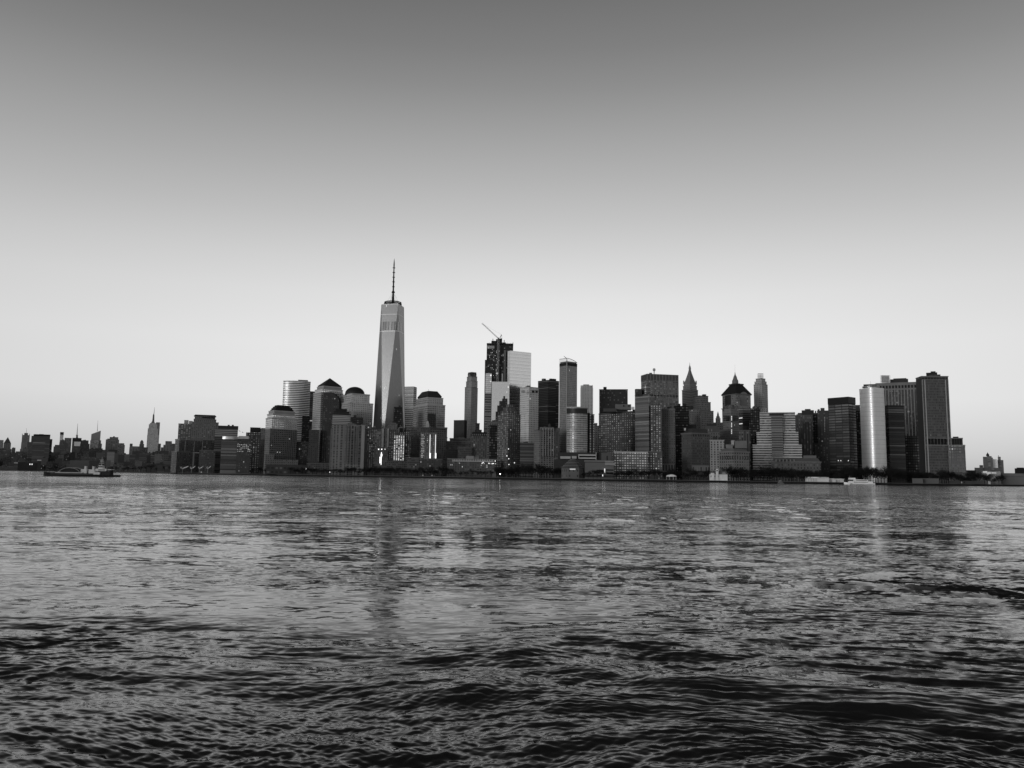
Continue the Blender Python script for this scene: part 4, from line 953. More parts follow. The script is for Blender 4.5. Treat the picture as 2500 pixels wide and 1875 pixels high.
for a, c, q0, q1 in ((1412, 1456, 1109.5, 1112.5), (1412, 1456, 1117, 1120), (1412, 1414, 1112.5, 1117), (1454.5, 1456, 1104, 1123)): b.box('white_frame', a, c, q0, q1, 1286, 4, plain(.4))
b.box('dark_window_band', 1415, 1453, 1113, 1116.5, 1287.5, 2, plain(.015)); b.box('concrete_core', 1468, 1492, 1105, 1124, 1284, 12, plain(.085)); b.box('dark_slot', 1481, 1483.5, 1113, 1124, 1283, 2, DARK)
# row of offices
tower('office_tower', 'black-topped slab with a chimney block, right of the gap behind the striped block', 'tower', 1600, fac(.035, .012, 3.9, 3.2, .6, .5, .2, .3, .004, .4), [(1463, 1532.5, 951)], depth=45, cornice=(.03, 1, .3))[0].box('chimney_block', 1473, 1481, 944.5, 951, 1605, 14, plain(.03))
b, ps, zs = tower('office_tower', 'wide dark office block with vertical rows of lit windows and a pale rooftop house', 'tower', 1510, fac(.075, .24, 3.6, 4.6, .42, .5, .75, .3, .02, .4, pier=(11.5, 2.0), vary=.9), [(1462, 1549, 1005, 1541)], depth=35, th=45, cornice=(.06, 2, .4))
ph_ = b.box('pale_house', 1502, 1541, 987, 1000, 1520, 20, plain(.13)); b.box('rooftop_wing', 1473, 1505, 997, 1005, 1514, 20, plain(.06)); b.box('bright_tank', 1541.5, 1549, 993, 999, 1516, 7, plain(.6))
for px in (1521, 1534): b.box('dark_opening', px, px + 3, 989, 992.5, 1518, 3, plain(.015), ph_)
tower('office_tower', 'narrow black slab in the gap left of the tallest central office block', 'tower', 1560, F_BLK, [(1544, 1560, 1000), (1550, 1565, 950)], depth=30, cornice=None)
b, ps, zs = tower('office_tower', 'big grey office box with tall vertical piers and a plain top, right of centre', 'tower', 1680, fac(.12, .10, 4.6, 4.2, .8, .5, .6, .25, .003, .5, vary=.8), [(1565, 1655.5, 913, 1580)], depth=45, th=22, cornice=(.12, 1, .3))
p0, p1 = ps[0][1], ps[0][2]; piers(b, p0, p1, GZ, zs[0] + .5, 11, 1.3, .8, plain(.17)); b.box('plain_top_band', 1580.5, 1655, 913.5, 927, 1678.2, 1.2, plain(.075)) if False else None
b.add('top_band', MB().prism(inset(ps[0], -.25), zat(1600, 927, 1680), zs[0] - 1, 0, 0), plain(.07)); b.add('dark_floor', MB().prism(inset(ps[0], -.2), zat(1600, 966.5, 1680), zat(1600, 963.5, 1680), 0, 0), plain(.015))
xx = P(1597, 909, 1700); b.add('radar_dome', MB().lathe(xx.x, xx.y, [(1, xx.z - 3), (1, xx.z + 2), (3.2, xx.z + 4.5), (2.4, xx.z + 8), (.3, xx.z + 9)], 10), plain(.35)); b.box('mechanical_room', 1585, 1592, 910, 912.5, 1700, 8, plain(.12))
b, ps, zs = tower('office_tower', 'stepped glass tower with a rounded shoulder in front of the big piered box', 'tower', 1420, fac(.085, .09, 3.7, 60, 1, .6, .5, .25, .01, .6, litrows=.1), [(1550, 1590, 963, 1584)], depth=32, th=40, cornice=(.07, 1, .3))
q, zq = foot(1552, 1567, 949.5, 1430, 18); b.block('upper_block', q, zs[0], zq, F_DK); xx = P(1577.5, 941, 1442); b.add('rounded_tower', MB().lathe(xx.x, xx.y, [(7.8, zs[0]), (7.8, xx.z)], 18), fac(.10, .08, 3.7, 60, 1, .5, .4, .25, 0))
b.box('pale_corner', 1583.4, 1585.2, 962, 983, 1418, 3, plain(.2))
b, ps, zs = tower('apartment_tower', 'tower with small stacked balconies right of the rounded-shoulder tower', 'tower', 1410, fac(.08, .22, 3.1, 3.6, .5, .45, .75, .3, .02, .45, vary=.9), [(1588, 1615, 990)], depth=28, cornice=(.09, 1, .3), clut=1)
for i in range(34): b.box('balcony', 1592, 1599, 994 + i * 3.2, 995 + i * 3.2, 1407.5, 2.5, plain(.14))
b, ps, zs = tower('office_block', 'lower block with a pale roof edge and bright reflecting panes by the park', 'building', 1300, fac(.10, .32, 3.3, 3.2, .62, .5, .9, .3, .01, .6, vary=.6), [(1499, 1581, 1104)], depth=28, cornice=(.45, 1.4, .5))
tower('office_block', 'darker windowed continuation right of the pale-edged lower block', 'building', 1310, fac(.08, .22, 3.3, 3.2, .45, .5, .75, .3, .02, .5, vary=.9), [(1580.5, 1617, 1103)], depth=28)
b, ps, zs = tower('brick_tower', 'dark brick tower with a pale ornate attic, left of the narrow black slab', 'tower', 1430, fac(.10, .03, 3.4, 3.1, .4, .5, .3, .3, .01, .5), [(1616, 1648, 999)], depth=32, cornice=(.16, 1.5, .6), clut=5)
b.box('arcaded_base', 1616, 1647, 1132, 1153, 1428.6, 1.2, fac(.17, .012, 14, 5, .5, .75, .2, .3, 0)); b.box('belt_course', 1616, 1647.5, 1035, 1036.2, 1429, 1, plain(.13))
b, ps, zs = tower('office_tower', 'black slab between the brick tower and the spired pyramid tower', 'tower', 1530, F_BLK, [(1645, 1681, 991)], depth=35, clut=5, cornice=None)
# pyramid tower with spire
ST = fac(.22, .06, 3.7, 3.0, .42, .5, .3, .3, .006, .5)
b, ps, zs = tower('spired_tower', 'stone tower with a steep copper pyramid roof and needle spire', 'tower', 1820, ST, [(1664, 1706, 990, 1688), (1665, 1704, 951, 1687), (1667.5, 1701.5, 941, 1686), (1669.5, 1699.5, 934, 1685)], depth=40, th=38, cornice=(.18, 1.2, .5), step=2, mats=[fac(.08, .03, 3.7, 5, .4, 1, .3, .3, .01, .4), fac(.22, .03, 3.7, 60, 1, .45, .3, .3, .006, .5), ST, ST])
pb = scale_poly(ps[-1], .93); Zs = lambda py: zat(1684, py, 1835)
b.add('pyramid_roof', MB().prism(pb, zs[-1], Zs(911), 0, 0, poly2=scale_poly(pb, .36)), plain(.15, .6)); b.add('pyramid_roof', MB().prism(scale_poly(pb, .36), Zs(911), Zs(901), 0, 0, poly2=scale_poly(pb, .16)), plain(.16, .6))
c0 = center(pb); b.add('lantern', MB().lathe(*c0, [(2.8, Zs(901)), (2.6, Zs(897)), (1.2, Zs(892))], 8), plain(.2)); b.add('spire', MB().tube((*c0, Zs(893)), (*c0, Zs(884)), .8, .15), plain(.12))
for k in range(4): b.add('corner_turret', MB().lathe(ps[-1][k][0], ps[-1][k][1], [(1.6, zs[-1] - 3), (1.6, zs[-1] + 4), (.1, zs[-1] + 7)], 6), plain(.14))
b, ps, zs = tower('office_tower', 'stepped grey tower right of the spired pyramid tower', 'tower', 1720, F_MID, [(1692, 1742, 1002, 1709), (1692, 1735, 981, 1709), (1693, 1729, 966, 1708)], depth=35, th=35, cornice=(.09, 1, .4), clut=1)
tower('office_tower', 'lighter square block below the spired pyramid tower', 'tower', 1620, fac(.15, .03, 3.6, 3.2, .4, .5, .3, .3, .006, .5), [(1683, 1712, 1000, 1708)], depth=30, cornice=(.14, 1, .4))
b, ps, zs = tower('cupola_tower', 'small ornate cupola tower left of the hip-roofed tower', 'tower', 1740, F_MID, [(1741, 1764, 1032), (1747, 1759, 1022)], depth=15, cornice=(.13, 1, .4))
c0 = center(ps[-1]); Zs = lambda py: zat(1753, py, 1745); b.add('cupola', MB().lathe(*c0, [(4.2, zs[-1]), (4, Zs(1017)), (2.2, Zs(1015)), (2.2, Zs(1012)), (.2, Zs(1004))], 8), plain(.10))
b, ps, zs = tower('mansard_building', 'wide cornice-topped stone block with an arched base, right of the domed white tent', 'building', 1375, fac(.095, .03, 3.6, 3.2, .38, .5, .3, .3, .004, .5), [(1664, 1734, 1058, 1688)], depth=35, th=35, cornice=(.13, 2.2, 1.2))
pb = inset(ps[0], 2); hip(b, pb, zs[0], zat(1690, 1046, 1385), .78, plain(.045), 'mansard_roof')
for i in range(7): b.box('arched_window', 1692 + i * 5.8, 1694.5 + i * 5.8, 1060.5, 1065.5, 1376 + i * 2, 6, plain(.02))
b.box('bright_tank', 1670, 1674.5, 1045, 1051, 1388, 5, plain(.4)); b.box('arcaded_base', 1690, 1731, 1136, 1150, 1371, 3, fac(.13, .012, 12, 4.2, .5, .7, .2, .3, 0))
b, ps, zs = tower('mansard_building', 'block with a dark mansard roof and round dormers behind the pale column-windowed block', 'building', 1470, F_MID, [(1717, 1757, 1056)], depth=30, cornice=(.12, 1.2, .5))
hip(b, ps[0], zs[0], zat(1737, 1040, 1475), .82, plain(.07), 'mansard_roof', over=-.5)
for i in range(5): b.box('dormer', 1721 + i * 7.4, 1724.2 + i * 7.4, 1047, 1053, 1470.5, 3, plain(.16))
b.box('turret', 1726, 1749, 1035, 1040, 1480, 12, plain(.03)); b.box('turret', 1680, 1700, 1036, 1046, 1490, 14, plain(.03))
b, ps, zs = tower('office_block', 'pale block with columns of dark windows, directly behind the white clock-towered pier house', 'building', 1340, fac(.28, .02, 3.4, 4.1, .42, .66, .3, .3, .004, .5), [(1733, 1768, 1075)], depth=25, cornice=(.3, 1.4, .6), clut=2)
b, ps, zs = tower('round_topped_block', 'grey stone block with a drum top in front of the hip-roofed tower', 'tower', 1530, fac(.17, .03, 3.6, 2.6, .4, .6, .3, .3, .01, .5), [(1757, 1812, 1050, 1783), (1764, 1804, 1005, 1784), (1768, 1799, 999, 1784)], depth=30, th=40, cornice=(.2, 1.2, .5), step=2)
for a, c in ((1767, 1781), (1789, 1802)):
    for i in range(5): b.box('tall_window', a + i * (c - a) / 5, a + i * (c - a) / 5 + 1.5, 1014, 1027, 1526 + 5, 3, plain(.02))
c0 = center(ps[-1]); b.add('drum_top', MB().lathe(*c0, [(8.0, zs[-1]), (8.0, zat(1784, 990.5, 1540)), (6, zat(1784, 988, 1540))], 16), fac(.10, .02, 5, 3, .4, .6, .3, .3, 0))
for i in range(12):
    if i % 4 != 3: b.box('lit_window', 1785.4, 1787, 1015.5 + i * 4.1, 1018.2 + i * 4.1, 1526, 2, plain(.4, .4, 0, .8))
# hip roofed tower with spire behind
b, ps, zs = tower('hip_roofed_tower', 'broad tower with a huge black hipped roof and dark glass bays', 'tower', 1760, fac(.16, .12, 3.9, 4.0, .5, .5, .7, .25, .02, .45, vary=.9), [(1763, 1833, 995, 1797), (1763.5, 1832.5, 962, 1797)], depth=40, th=42, cornice=(.16, 1.6, 1.6), step=0.5)
pb = ps[-1]; hip(b, pb, zs[-1] + 1, zat(1797, 939.5, 1780), .42, plain(.015), 'hipped_roof', over=2.5)
qt = scale_poly(inset(pb, -2.5), .48); b.add('roof_cap', MB().prism(qt, zat(1797, 939.5, 1780), zat(1797, 936.5, 1780), 0, 0, bottom=True), plain(.03))
def onface(A, C_, k0, k1, z0, z1, d, name, mat):
    A, C_ = Vector(A[:2]), Vector(C_[:2]); e = (C_ - A).normalized(); nr = Vector((e.y, -e.x)); a, c = A.lerp(C_, k0), A.lerp(C_, k1)
    return b.add(name, MB().prism([tuple(a + nr * d), tuple(c + nr * d), tuple(c - nr * .3), tuple(a - nr * .3)], z0, z1, 0, 0, bottom=True), mat)
za, zc = zat(1797, 990, 1770), zat(1797, 964, 1770)
onface(ps[-1][0], ps[-1][1], .2, .62, za, zc, .4, 'glass_bay', plain(.008, .3)); onface(ps[-1][1], ps[-1][2], .28, .72, za, zc, .4, 'glass_bay', plain(.09, .2, .5))
A, C_ = Vector(ps[-1][1]), Vector(ps[-1][2]); n = 10; mb = MB()
seg = [(A.lerp(C_, .25 + .5 * i / n), zs[-1] + 1 + 5 * math.sin(math.pi * i / n)) for i in range(n + 1)]
e = (C_ - A).normalized(); nr = Vector((e.y, -e.x)) * 2.4
for (p, z0_), (p2, z1_) in zip(seg, seg[1:]):
    mb.face([(*(p + nr), zs[-1]), (*(p2 + nr), zs[-1]), (*(p2 + nr), z1_), (*(p + nr), z0_)]); mb.face([(*(p + nr), z0_), (*(p2 + nr), z1_), (*(p2 - nr * 2), z1_ - 1), (*(p - nr * 2), z0_ - 1)])
b.add('arched_pediment', mb, plain(.16))
b = B('ornate_spire', 'ribbed conical spire rising behind the huge black hipped roof', 'tower', 1795, 1900)
c0 = P(1795, 937, 1905); Zs = lambda py: zat(1795, py, 1905)
b.add('shaft', MB().prism([(c0.x - 9, c0.y - 9), (c0.x + 9, c0.y - 9), (c0.x + 9, c0.y + 9), (c0.x - 9, c0.y + 9)], GZ - .1, Zs(937), 0, 0), F_MID)
b.add('cone', MB().lathe(c0.x, c0.y, [(7.6, Zs(937)), (7.4, Zs(930)), (5, Zs(925)), (3.8, Zs(920)), (1.8, Zs(916)), (1.2, Zs(914)), (.4, Zs(909))], 12), plain(.14)); b.add('needle', MB().tube((c0.x, c0.y, Zs(911)), (c0.x, c0.y, Zs(889)), .25, .08, 4), plain(.3))
b, ps, zs = tower('office_block', 'block with dark windows crossed by two bright lit bands, right of the drum-topped one', 'tower', 1620, fac(.11, .012, 3.8, 60, 1, .6, .2, .3, .01, .5), [(1797, 1833, 1000, 1813)], depth=25, th=35, cornice=(.3, 1, .4))
for py in (1019, 1033): onface(ps[0][0], ps[0][1], .25, .95, zat(1806, py + 2, 1620), zat(1806, py, 1620), .5, 'lit_band', plain(.4, .4, 0, .7))
tower('office_block', 'dark vertically ribbed block below the hip-roofed tower', 'tower', 1480, fac(.08, .012, 3.6, 4.5, .55, 1, .2, .3, .004, .4), [(1803, 1832, 1051)], depth=30)
tower('office_tower', 'black block with a ragged top left of the banded stepped white building', 'tower', 1590, F_BLK, [(1828, 1857, 1025), (1832, 1856, 998)], depth=30, clut=6, cornice=None)
tower('office_tower', 'black slab filling the gap below the ragged black block', 'tower', 1560, F_BLK, [(1818, 1842, 1060)], depth=30, cornice=None)
# art deco with scaffold
b, ps, zs = tower('art_deco_tower', 'slim pale art deco tower with scaffolding on its top', 'tower', 1850, fac(.34, .04, 3.8, 3.4, .4, .5, .3, .3, .01, .6), [(1840, 1874, 938, 1860), (1842, 1871.5, 931, 1860), (1845, 1868.5, 924, 1859)], depth=30, th=34, cornice=(.24, 1.2, .4), step=2)
for px in (1844.5, 1849.3, 1854.4): b.box('arched_window', px, px + 2.6, 939, 948, 1853 + (1860 - px) * 1.2, 5, plain(.02))
c0 = center(ps[-1]); zt = zs[-1]; zu = zat(1859, 912.5, 1865); mb = MB()
for dx in (-6, -2, 2, 6):
    for dy in (-4, 4): mb.tube((c0[0] + dx, c0[1] + dy, zt), (c0[0] + dx, c0[1] + dy, zu), .22, n=3)
for k in range(4): z_ = zt + (zu - zt) * (k + 1) / 4; mb.box(c0[0] - 6, c0[0] + 6, c0[1] - 4.2, c0[1] + 4.2, z_ - .25, z_)
b.add('scaffold', mb, plain(.2)); q, zq = foot(1850, 1872, 997, 1835, 10); b.block('pale_setback', q, GZ, zq, fac(.3, .06, 3.8, 3.4, .4, .5, .3, .3, .01, .6), cornice=(.3, 1, .4))
# banded stepped white building
Y = 1420; b = B('banded_stepped_building', 'pale stepped building with horizontal bands and a darker centre strip', 'building', 1898, Y)
wm = plain(.38, .5, .1, scale=.02); bm = fac(.05, .05, 4, 3, .9, .9, .5, .25, .01, .5)
prev = None
for (a, c, top, bot, dy, wing) in ((1838, 1957, 1087, None, 0, 'base_block'), (1847.5, 1948.5, 1056, 1087, 4, 'middle_block'), (1855, 1940.5, 1008, 1056, 8, 'upper_block')):
    q, z1 = foot(a, c, top, Y + dy, 36 - dy * 2); z0 = GZ if bot is None else zat(1898, bot, Y + dy)
    o = b.block(wing, q, z0 - .1, z1, bm, plain(.1))
    bands(b, q, z0, z1, 4.35, 2.0, wm, .4); b.add('parapet', MB().prism(inset(q, -.5), z1 - .5, z1 + 1, 0, 0, bottom=True), wm)
b.box('centre_strip', 1882.5, 1910, 1014, 1114, Y - 3.5, 2.2, fac(.19, .03, 4.35, 60, 1, .6, .3, .3, .01, .5)); b.box('dark_recess', 1878, 1913, 1008.5, 1014, Y + 6.5, 1.2, plain(.03))
# custom house
b, ps, zs = tower('mansard_building', 'low grand stone building with a dormered attic at the foot of the banded stepped building', 'building', 1345, fac(.09, .02, 5, 5, .4, .6, .2, .3, .008, .6), [(1883, 2004, 1128)], depth=45, cornice=(.14, 1.6, .8))
hip(b, ps[0], zs[0], zat(1943, 1118.5, 1350), .9, plain(.07), 'mansard_roof', over=-.5)
for i in range(12): b.box('dormer', 1893 + i * 8.8, 1896.5 + i * 8.8, 1121.5, 1126.5, 1346, 3, plain(.15))
b.box('attic_block', 1961, 1993, 1112, 1119.5, 1362, 14, plain(.12)); b.box('lit_window', 1974, 1976, 1128, 1131, 1343.5, 2, plain(.4, .4, 0, 1))
b, ps, zs = tower('stone_office_block', 'stone block with tall arched windows and punched rows, at the park edge', 'building', 1290, fac(.18, .02, 4.6, 5.0, .5, .5, .3, .3, .006, .5), [(1756, 1829, 1103, 1791)], depth=35, th=42, cornice=(.18, 2, .8))
q = inset(ps[0], 1.5); b.add('attic', MB().prism(q, zs[0], zat(1791, 1095, 1295), 0, 0, poly2=inset(q, 2)), plain(.11))
for s_, (A, C_) in enumerate(((ps[0][0], ps[0][1]), (ps[0][1], ps[0][2]))):
    for i in range(6): onface(A, C_, (i + .28) / 6, (i + .72) / 6, zat(1791, 1121, 1290), zat(1791, 1113, 1290), .15, 'arched_window', plain(.012, .3))
b.box('penthouse', 1794, 1823, 1076, 1094, 1303, 15, plain(.14)); b.box('penthouse', 1772, 1789, 1085, 1095, 1304, 12, plain(.16)); b.box('pale_pier', 1785, 1792, 1075, 1088, 1306, 5, plain(.3))
b, ps, zs = tower('office_tower', 'dark stone block with piers and a black penthouse right of the banded stepped building', 'tower', 1570, fac(.07, .02, 3.6, 4, .4, 1, .2, .3, .004, .4), [(1938, 1984, 1014)], depth=40, cornice=(.09, 1.2, .5), clut=2)
b.box('penthouse', 1957, 1987, 1001.5, 1013, 1578, 20, plain(.03)); b.box('penthouse', 1965, 1979, 998.5, 1001.5, 1582, 12, plain(.03))
tower('office_tower', 'lower grey ribbed slab in front of the dark stone block with black penthouse', 'tower', 1500, fac(.06, .015, 3.6, 5, .4, 1, .2, .3, .004, .4), [(1960, 1982, 1030)], depth=30)
tower('office_tower', 'black slab behind, between the ribbed slab and the tower with a row of small lights', 'tower', 1640, F_BLK, [(1978, 1998, 1009)], depth=30, clut=1)
b, ps, zs = tower('office_tower', 'dark tower with a vertical row of small pale windows left of the dark two-faced box', 'tower', 1540, fac(.05, .02, 3.7, 4, .4, .5, .2, .3, .004, .4), [(1988, 2030, 1083), (1995, 2024, 1003)], depth=30, cornice=(.05, 1, .4))
b.box('rooftop_box', 2003, 2013, 996, 1003, 1550, 9, plain(.05)); b.box('rooftop_box', 1996, 2001, 999, 1003, 1550, 6, plain(.05))
for i in range(10): b.box('pale_window', 2012.5, 2014.5, 1018 + i * 3.8, 1020 + i * 3.8, 1541, 2, plain(.35))
# two-faced dark box
GD = fac(.02, .085, 3.9, 10.5, .93, .62, .5, .25, 0, .6, vary=.45)
b, ps, zs = tower('office_tower', 'dark two-faced glass box with a black top, left of the bright silver curved tower', 'tower', 1390, GD, [(2021, 2088, 969, 2071)], depth=40, th=30, cornice=None)
b.add('black_top_band', MB().prism(inset(ps[0], -.3), zat(2071, 984, 1390), zs[0] + .5, 0, 0, bottom=True), plain(.012, .4))
for px in (2046, 2052, 2070.5): b.box('lit_lamp', px, px + 1.4, 1123.5, 1125.5, 1386, 2, plain(.4, .4, 0, 1.2))
tower('office_tower', 'narrow dark slab with a grey top squeezed left of the bright silver curved tower', 'tower', 1470, F_BLK, [(2084, 2101, 990)], depth=30)[0].box('grey_top', 2088, 2100.5, 990, 1003, 1468, 2, plain(.12))
# silver curved tower
Y = 1350; poly, z = foot_arc(2098, 2158, 950, Y, 17, 26, 80); b = B('curved_glass_tower', 'bright silver curved glass tower with a glowing vertical highlight', 'tower', 2128, Y)
b.block('body', poly, GZ - .1, z, fac(.50, .58, 3.9, 1.5, .97, .84, 1.0, .48, .002, .9, vary=.03, wn_=.05)); b.add('roof_edge', MB().prism(inset(poly, -.3), z - .6, z + .5, 0, 0, bottom=True), plain(.6, .3, .6)); bands(b, poly, GZ + 10, z, 7.8, .4, plain(.32, .3, .8), .1, 'floor_line')
c0 = P(2126, 946, Y + 12); b.add('glass_crown', MB().lathe(c0.x, c0.y, [(13, z), (13, z + 3.2)], 24), plain(.3, .2, .9)); b.add('crown_ring', MB().lathe(c0.x, c0.y, [(12.5, z + 4.4), (14, z + 4.6), (14, z + 5.6), (12.5, z + 5.8)], 24), plain(.35, .3, .8))
b.add('crown_ring', MB().lathe(c0.x, c0.y, [(11, z + 3), (11, z + 4.6)], 24), DARK); b.add('crown_ring', MB().lathe(c0.x + 1, c0.y + 4, [(10, z + 6), (11, z + 8)], 20), plain(.05)); b.add('mast', MB().tube((c0.x, c0.y, z + 6), (c0.x, c0.y, z + 15), .25, .1, 4), DARK)
# piered giant
b, ps, zs = tower('office_tower', 'large tower with white vertical piers, dark top openings and rooftop scaffolding', 'tower', 1620, fac(.05, .02, 3.9, 3.2, .7, .6, .3, .25, .004, .5), [(2138, 2238, 935)], depth=50, cornice=(.16, 1.5, .5))
p0, p1 = ps[0][0], ps[0][1]; piers(b, p0, p1, GZ, zat(2190, 951, 1620), 14, 1.4, .9, plain(.22, scale=.03))
b.add('pale_top_band', MB().prism(inset(ps[0], -.5), zat(2190, 952, 1620), zs[0] - .3, 0, 0, bottom=True), plain(.16))
for i in range(13): onface(p0, p1, (i + .2) / 13, (i + .8) / 13, zat(2190, 948, 1620), zat(2190, 941, 1620), .8, 'dark_opening', plain(.01))
b.box('penthouse', 2172, 2217, 925.5, 934, 1640, 24, plain(.035)); b.box('penthouse', 2181, 2213, 923.5, 925.5, 1644, 18, plain(.04))
mb = MB(); A = P(2153, 934, 1632); C_ = P(2173, 916.5, 1632)
for i in range(6):
    x_ = A.x + (C_.x - A.x) * i / 5
    for dy in (0, 6): mb.tube((x_, A.y + dy, A.z), (x_, A.y + dy, C_.z), .3, n=3)
for k in range(5): z_ = A.z + (C_.z - A.z) * (k + 1) / 5; mb.box(A.x, C_.x, A.y, A.y + 6, z_ - .3, z_)
mb.box(A.x + .5, C_.x - .5, A.y + 2.5, A.y + 3, A.z, C_.z - 1)
b.add('scaffold', mb, plain(.45)); b.box('mechanical_room', 2108, 2140, 938, 948, 1655, 20, plain(.06))
b, ps, zs = tower('office_tower', 'black glass box in front of the white-piered tower', 'tower', 1400, fac(.02, .03, 3.9, 60, 1, .6, .3, .25, .01, .4, litrows=.05), [(2160, 2206, 990, 2168)], depth=35, th=25, cornice=(.015, 1, .4))
for i in range(9):
    b.box('lit_window', 2162.6, 2164.2, 1115.5 + i * 3.9, 1117.8 + i * 3.9, 1405, 2, plain(.5, .4, 0, 1.0 if i < 6 else .4))
tower('office_tower', 'black block below and right of the white-piered tower', 'tower', 1480, F_BLK, [(2204, 2258, 1064)], depth=35, cornice=None)
# twin-face giant right
b, ps, zs = tower('office_tower', 'tallest tower at the right end, gridded face between two pale corner piers', 'tower', 1375, fac(.085, .04, 3.9, 1.9, .5, .62, .3, .25, .006, .5, vary=.5), [(2236, 2314.5, 919, 2250)], depth=45, th=20, cornice=(.16, 1.4, .6),
                  mats=[fac(.085, .04, 3.9, 1.9, .5, .62, .3, .25, .006, .5, vary=.5)])
A, C_ = ps[0][1], ps[0][2]; zt = zs[0]
for k in (.0, .09, .87, .985): onface(A, C_, k, k + (.035 if k in (.09, .87) else .015), GZ, zt - 6, .9, 'corner_pier', plain(.33))
for i in range(9): onface(A, C_, (i + .15) / 9, (i + .85) / 9, zt - 5, zt - 2, .3, 'top_opening', plain(.03))
onface(A, C_, -.001, 1.001, zt - 6.2, zt - 5.4, .7, 'belt_course', plain(.17))
onface(ps[0][0], ps[0][1], .01, .985, GZ, zt - 2, .3, 'dark_side', plain(.01, .6))
zm0, zm1 = zat(2290, 1086, 1375), zat(2290, 1070.5, 1375)
for k in range(6): onface(A, C_, .13 + k * .122, .13 + k * .122 + .09, zm0, zm1, .4, 'mechanical_opening', plain(.008))
onface(A, C_, 0, 1.0, zm1, zm1 + 1, .6, 'belt_course', plain(.2)); onface(A, C_, 0, 1.0, zm0 - 1.2, zm0, .6, 'belt_course', plain(.2))
b.box('penthouse', 2261, 2288, 909.5, 918.5, 1395, 18, plain(.02)); b.box('penthouse', 2272, 2284, 906.5, 909.5, 1398, 10, plain(.02)); b.box('parapet_wall', 2268, 2296, 914.5, 918, 1392, 3, plain(.05))
q, zq = foot(2316, 2350, 1070, 1372, 30); b.block('mechanical_wing', q, GZ, zq, plain(.012), cornice=(.18, 1.2, .5))
for i in range(6): onface(q[0], q[1], (i + .42) / 6, (i + .58) / 6, GZ + 60, zq, .3, 'thin_mullion', plain(.06))
q, zq = foot(2315.5, 2356, 1087, 1362, 40); b.block('low_wing', q, GZ - .1, zq, fac(.085, .04, 3.9, 3.0, .5, .55, .3, .25, .006, .5, vary=.5), cornice=(.2, 1.2, .5)); b.box('roof_plant', 2326, 2340, 1066, 1070, 1380, 8, DARK)

# ---- far right shore
FR = 3000
b, ps, zs = tower('office_tower', 'dark far tower with a domed mast at the right edge group', 'tower', FR, F_FARM, [(2399.5, 2411, 1115)], depth=40, cornice=None)
b, ps, zs = tower('office_tower', 'lighter far slab with a domed water tank between the dark tower and the gleaming one', 'tower', FR - 60, F_FARM, [(2409, 2424, 1117), (2409, 2421, 1113.5)], depth=30, cornice=None)
xx = P(2411.5, 1113, FR - 40); b.add('tank_dome', MB().lathe(xx.x, xx.y, [(5, xx.z - 1), (5, xx.z + 5), (2.5, xx.z + 8), (1.5, xx.z + 10), (.2, xx.z + 13)], 10), plain(.03))
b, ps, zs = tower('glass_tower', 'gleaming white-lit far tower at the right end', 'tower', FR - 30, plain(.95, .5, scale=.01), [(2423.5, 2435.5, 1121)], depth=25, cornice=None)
tower('office_tower', 'far tower with a slanted pale crown right of the gleaming one', 'tower', FR, F_FARM, [(2435.5, 2449.5, 1123), (2436, 2443, 1115)], depth=30, cornice=None, clut=1)
for a, c, t, l in ((2358, 2382, 1148, 'low dark shed right of the tallest right-end tower'), (2379, 2444, 1142, 'wide low grey building at the foot of the right-end far towers'), (2391, 2400, 1135.5, 'small pale rooftop block left of the right-end far towers')):
    tower('low_rise', l, 'building', 2500 if a > 2378 else 1500, F_FARM if t != 1148 else F_DK, [(a, c, t)], depth=40, cornice=None)
tower('low_rise', 'dark flat-topped building cut by the right edge', 'building', 2000, plain(.02), [(2477, 2530, 1143.5), (2482, 2500, 1141.5)], depth=40, cornice=None)
b, ps, zs = tower('ferry_terminal', 'long pale terminal with a gently sloping roof at the right edge', 'building', 1420, plain(.14, scale=.05), [(2444, 2540, 1163), (2440, 2500, 1156)], depth=40, cornice=(.1, .8, .4))
b, ps, zs = tower('ferry_terminal', 'dark glass terminal block catching bright sky patches', 'building', 1400, plain(.015, .3), [(2397, 2443, 1151)], depth=30, cornice=None)
for a, c, q0, q1 in ((2400, 2410, 1150, 1155), (2408, 2419, 1152.5, 1157), (2410.5, 2414, 1157, 1162.5), (2420, 2432, 1153, 1156)): b.box('glint_patch', a, c, q0, q1, 1398, 2, plain(.8, .5, .1))  # pale boxes whose colour stands in for glints on the glass
tower('pier_shed', 'small bright white kiosk near the terminal at the right', 'building', 1330, plain(.55), [(2412, 2418, 1174.5)], depth=5, cornice=None)
for a, c, q0, w_, l in ((2227, 2253, 1168.5, .11, 'left grey waterfront shed under the trees'), (2254, 2292, 1168.5, .10, 'right, longer grey waterfront shed under the trees'), (2318, 2342, 1174, .05, 'small dark pier shed right of the two grey sheds'), (2356, 2400, 1175, .05, 'long low dark pier shed left of the bright kiosk')):
    b, ps, zs = tower('pier_shed', l, 'building', shore_y(a) + 10, plain(w_), [(a, c, q0)], depth=10, cornice=(w_ * 1.2, .5, .3))
    if w_ > .08: b.box('pale_end_wall', c - 6, c, q0 + .6, None, shore_y(a) + 9, 1, plain(.3))

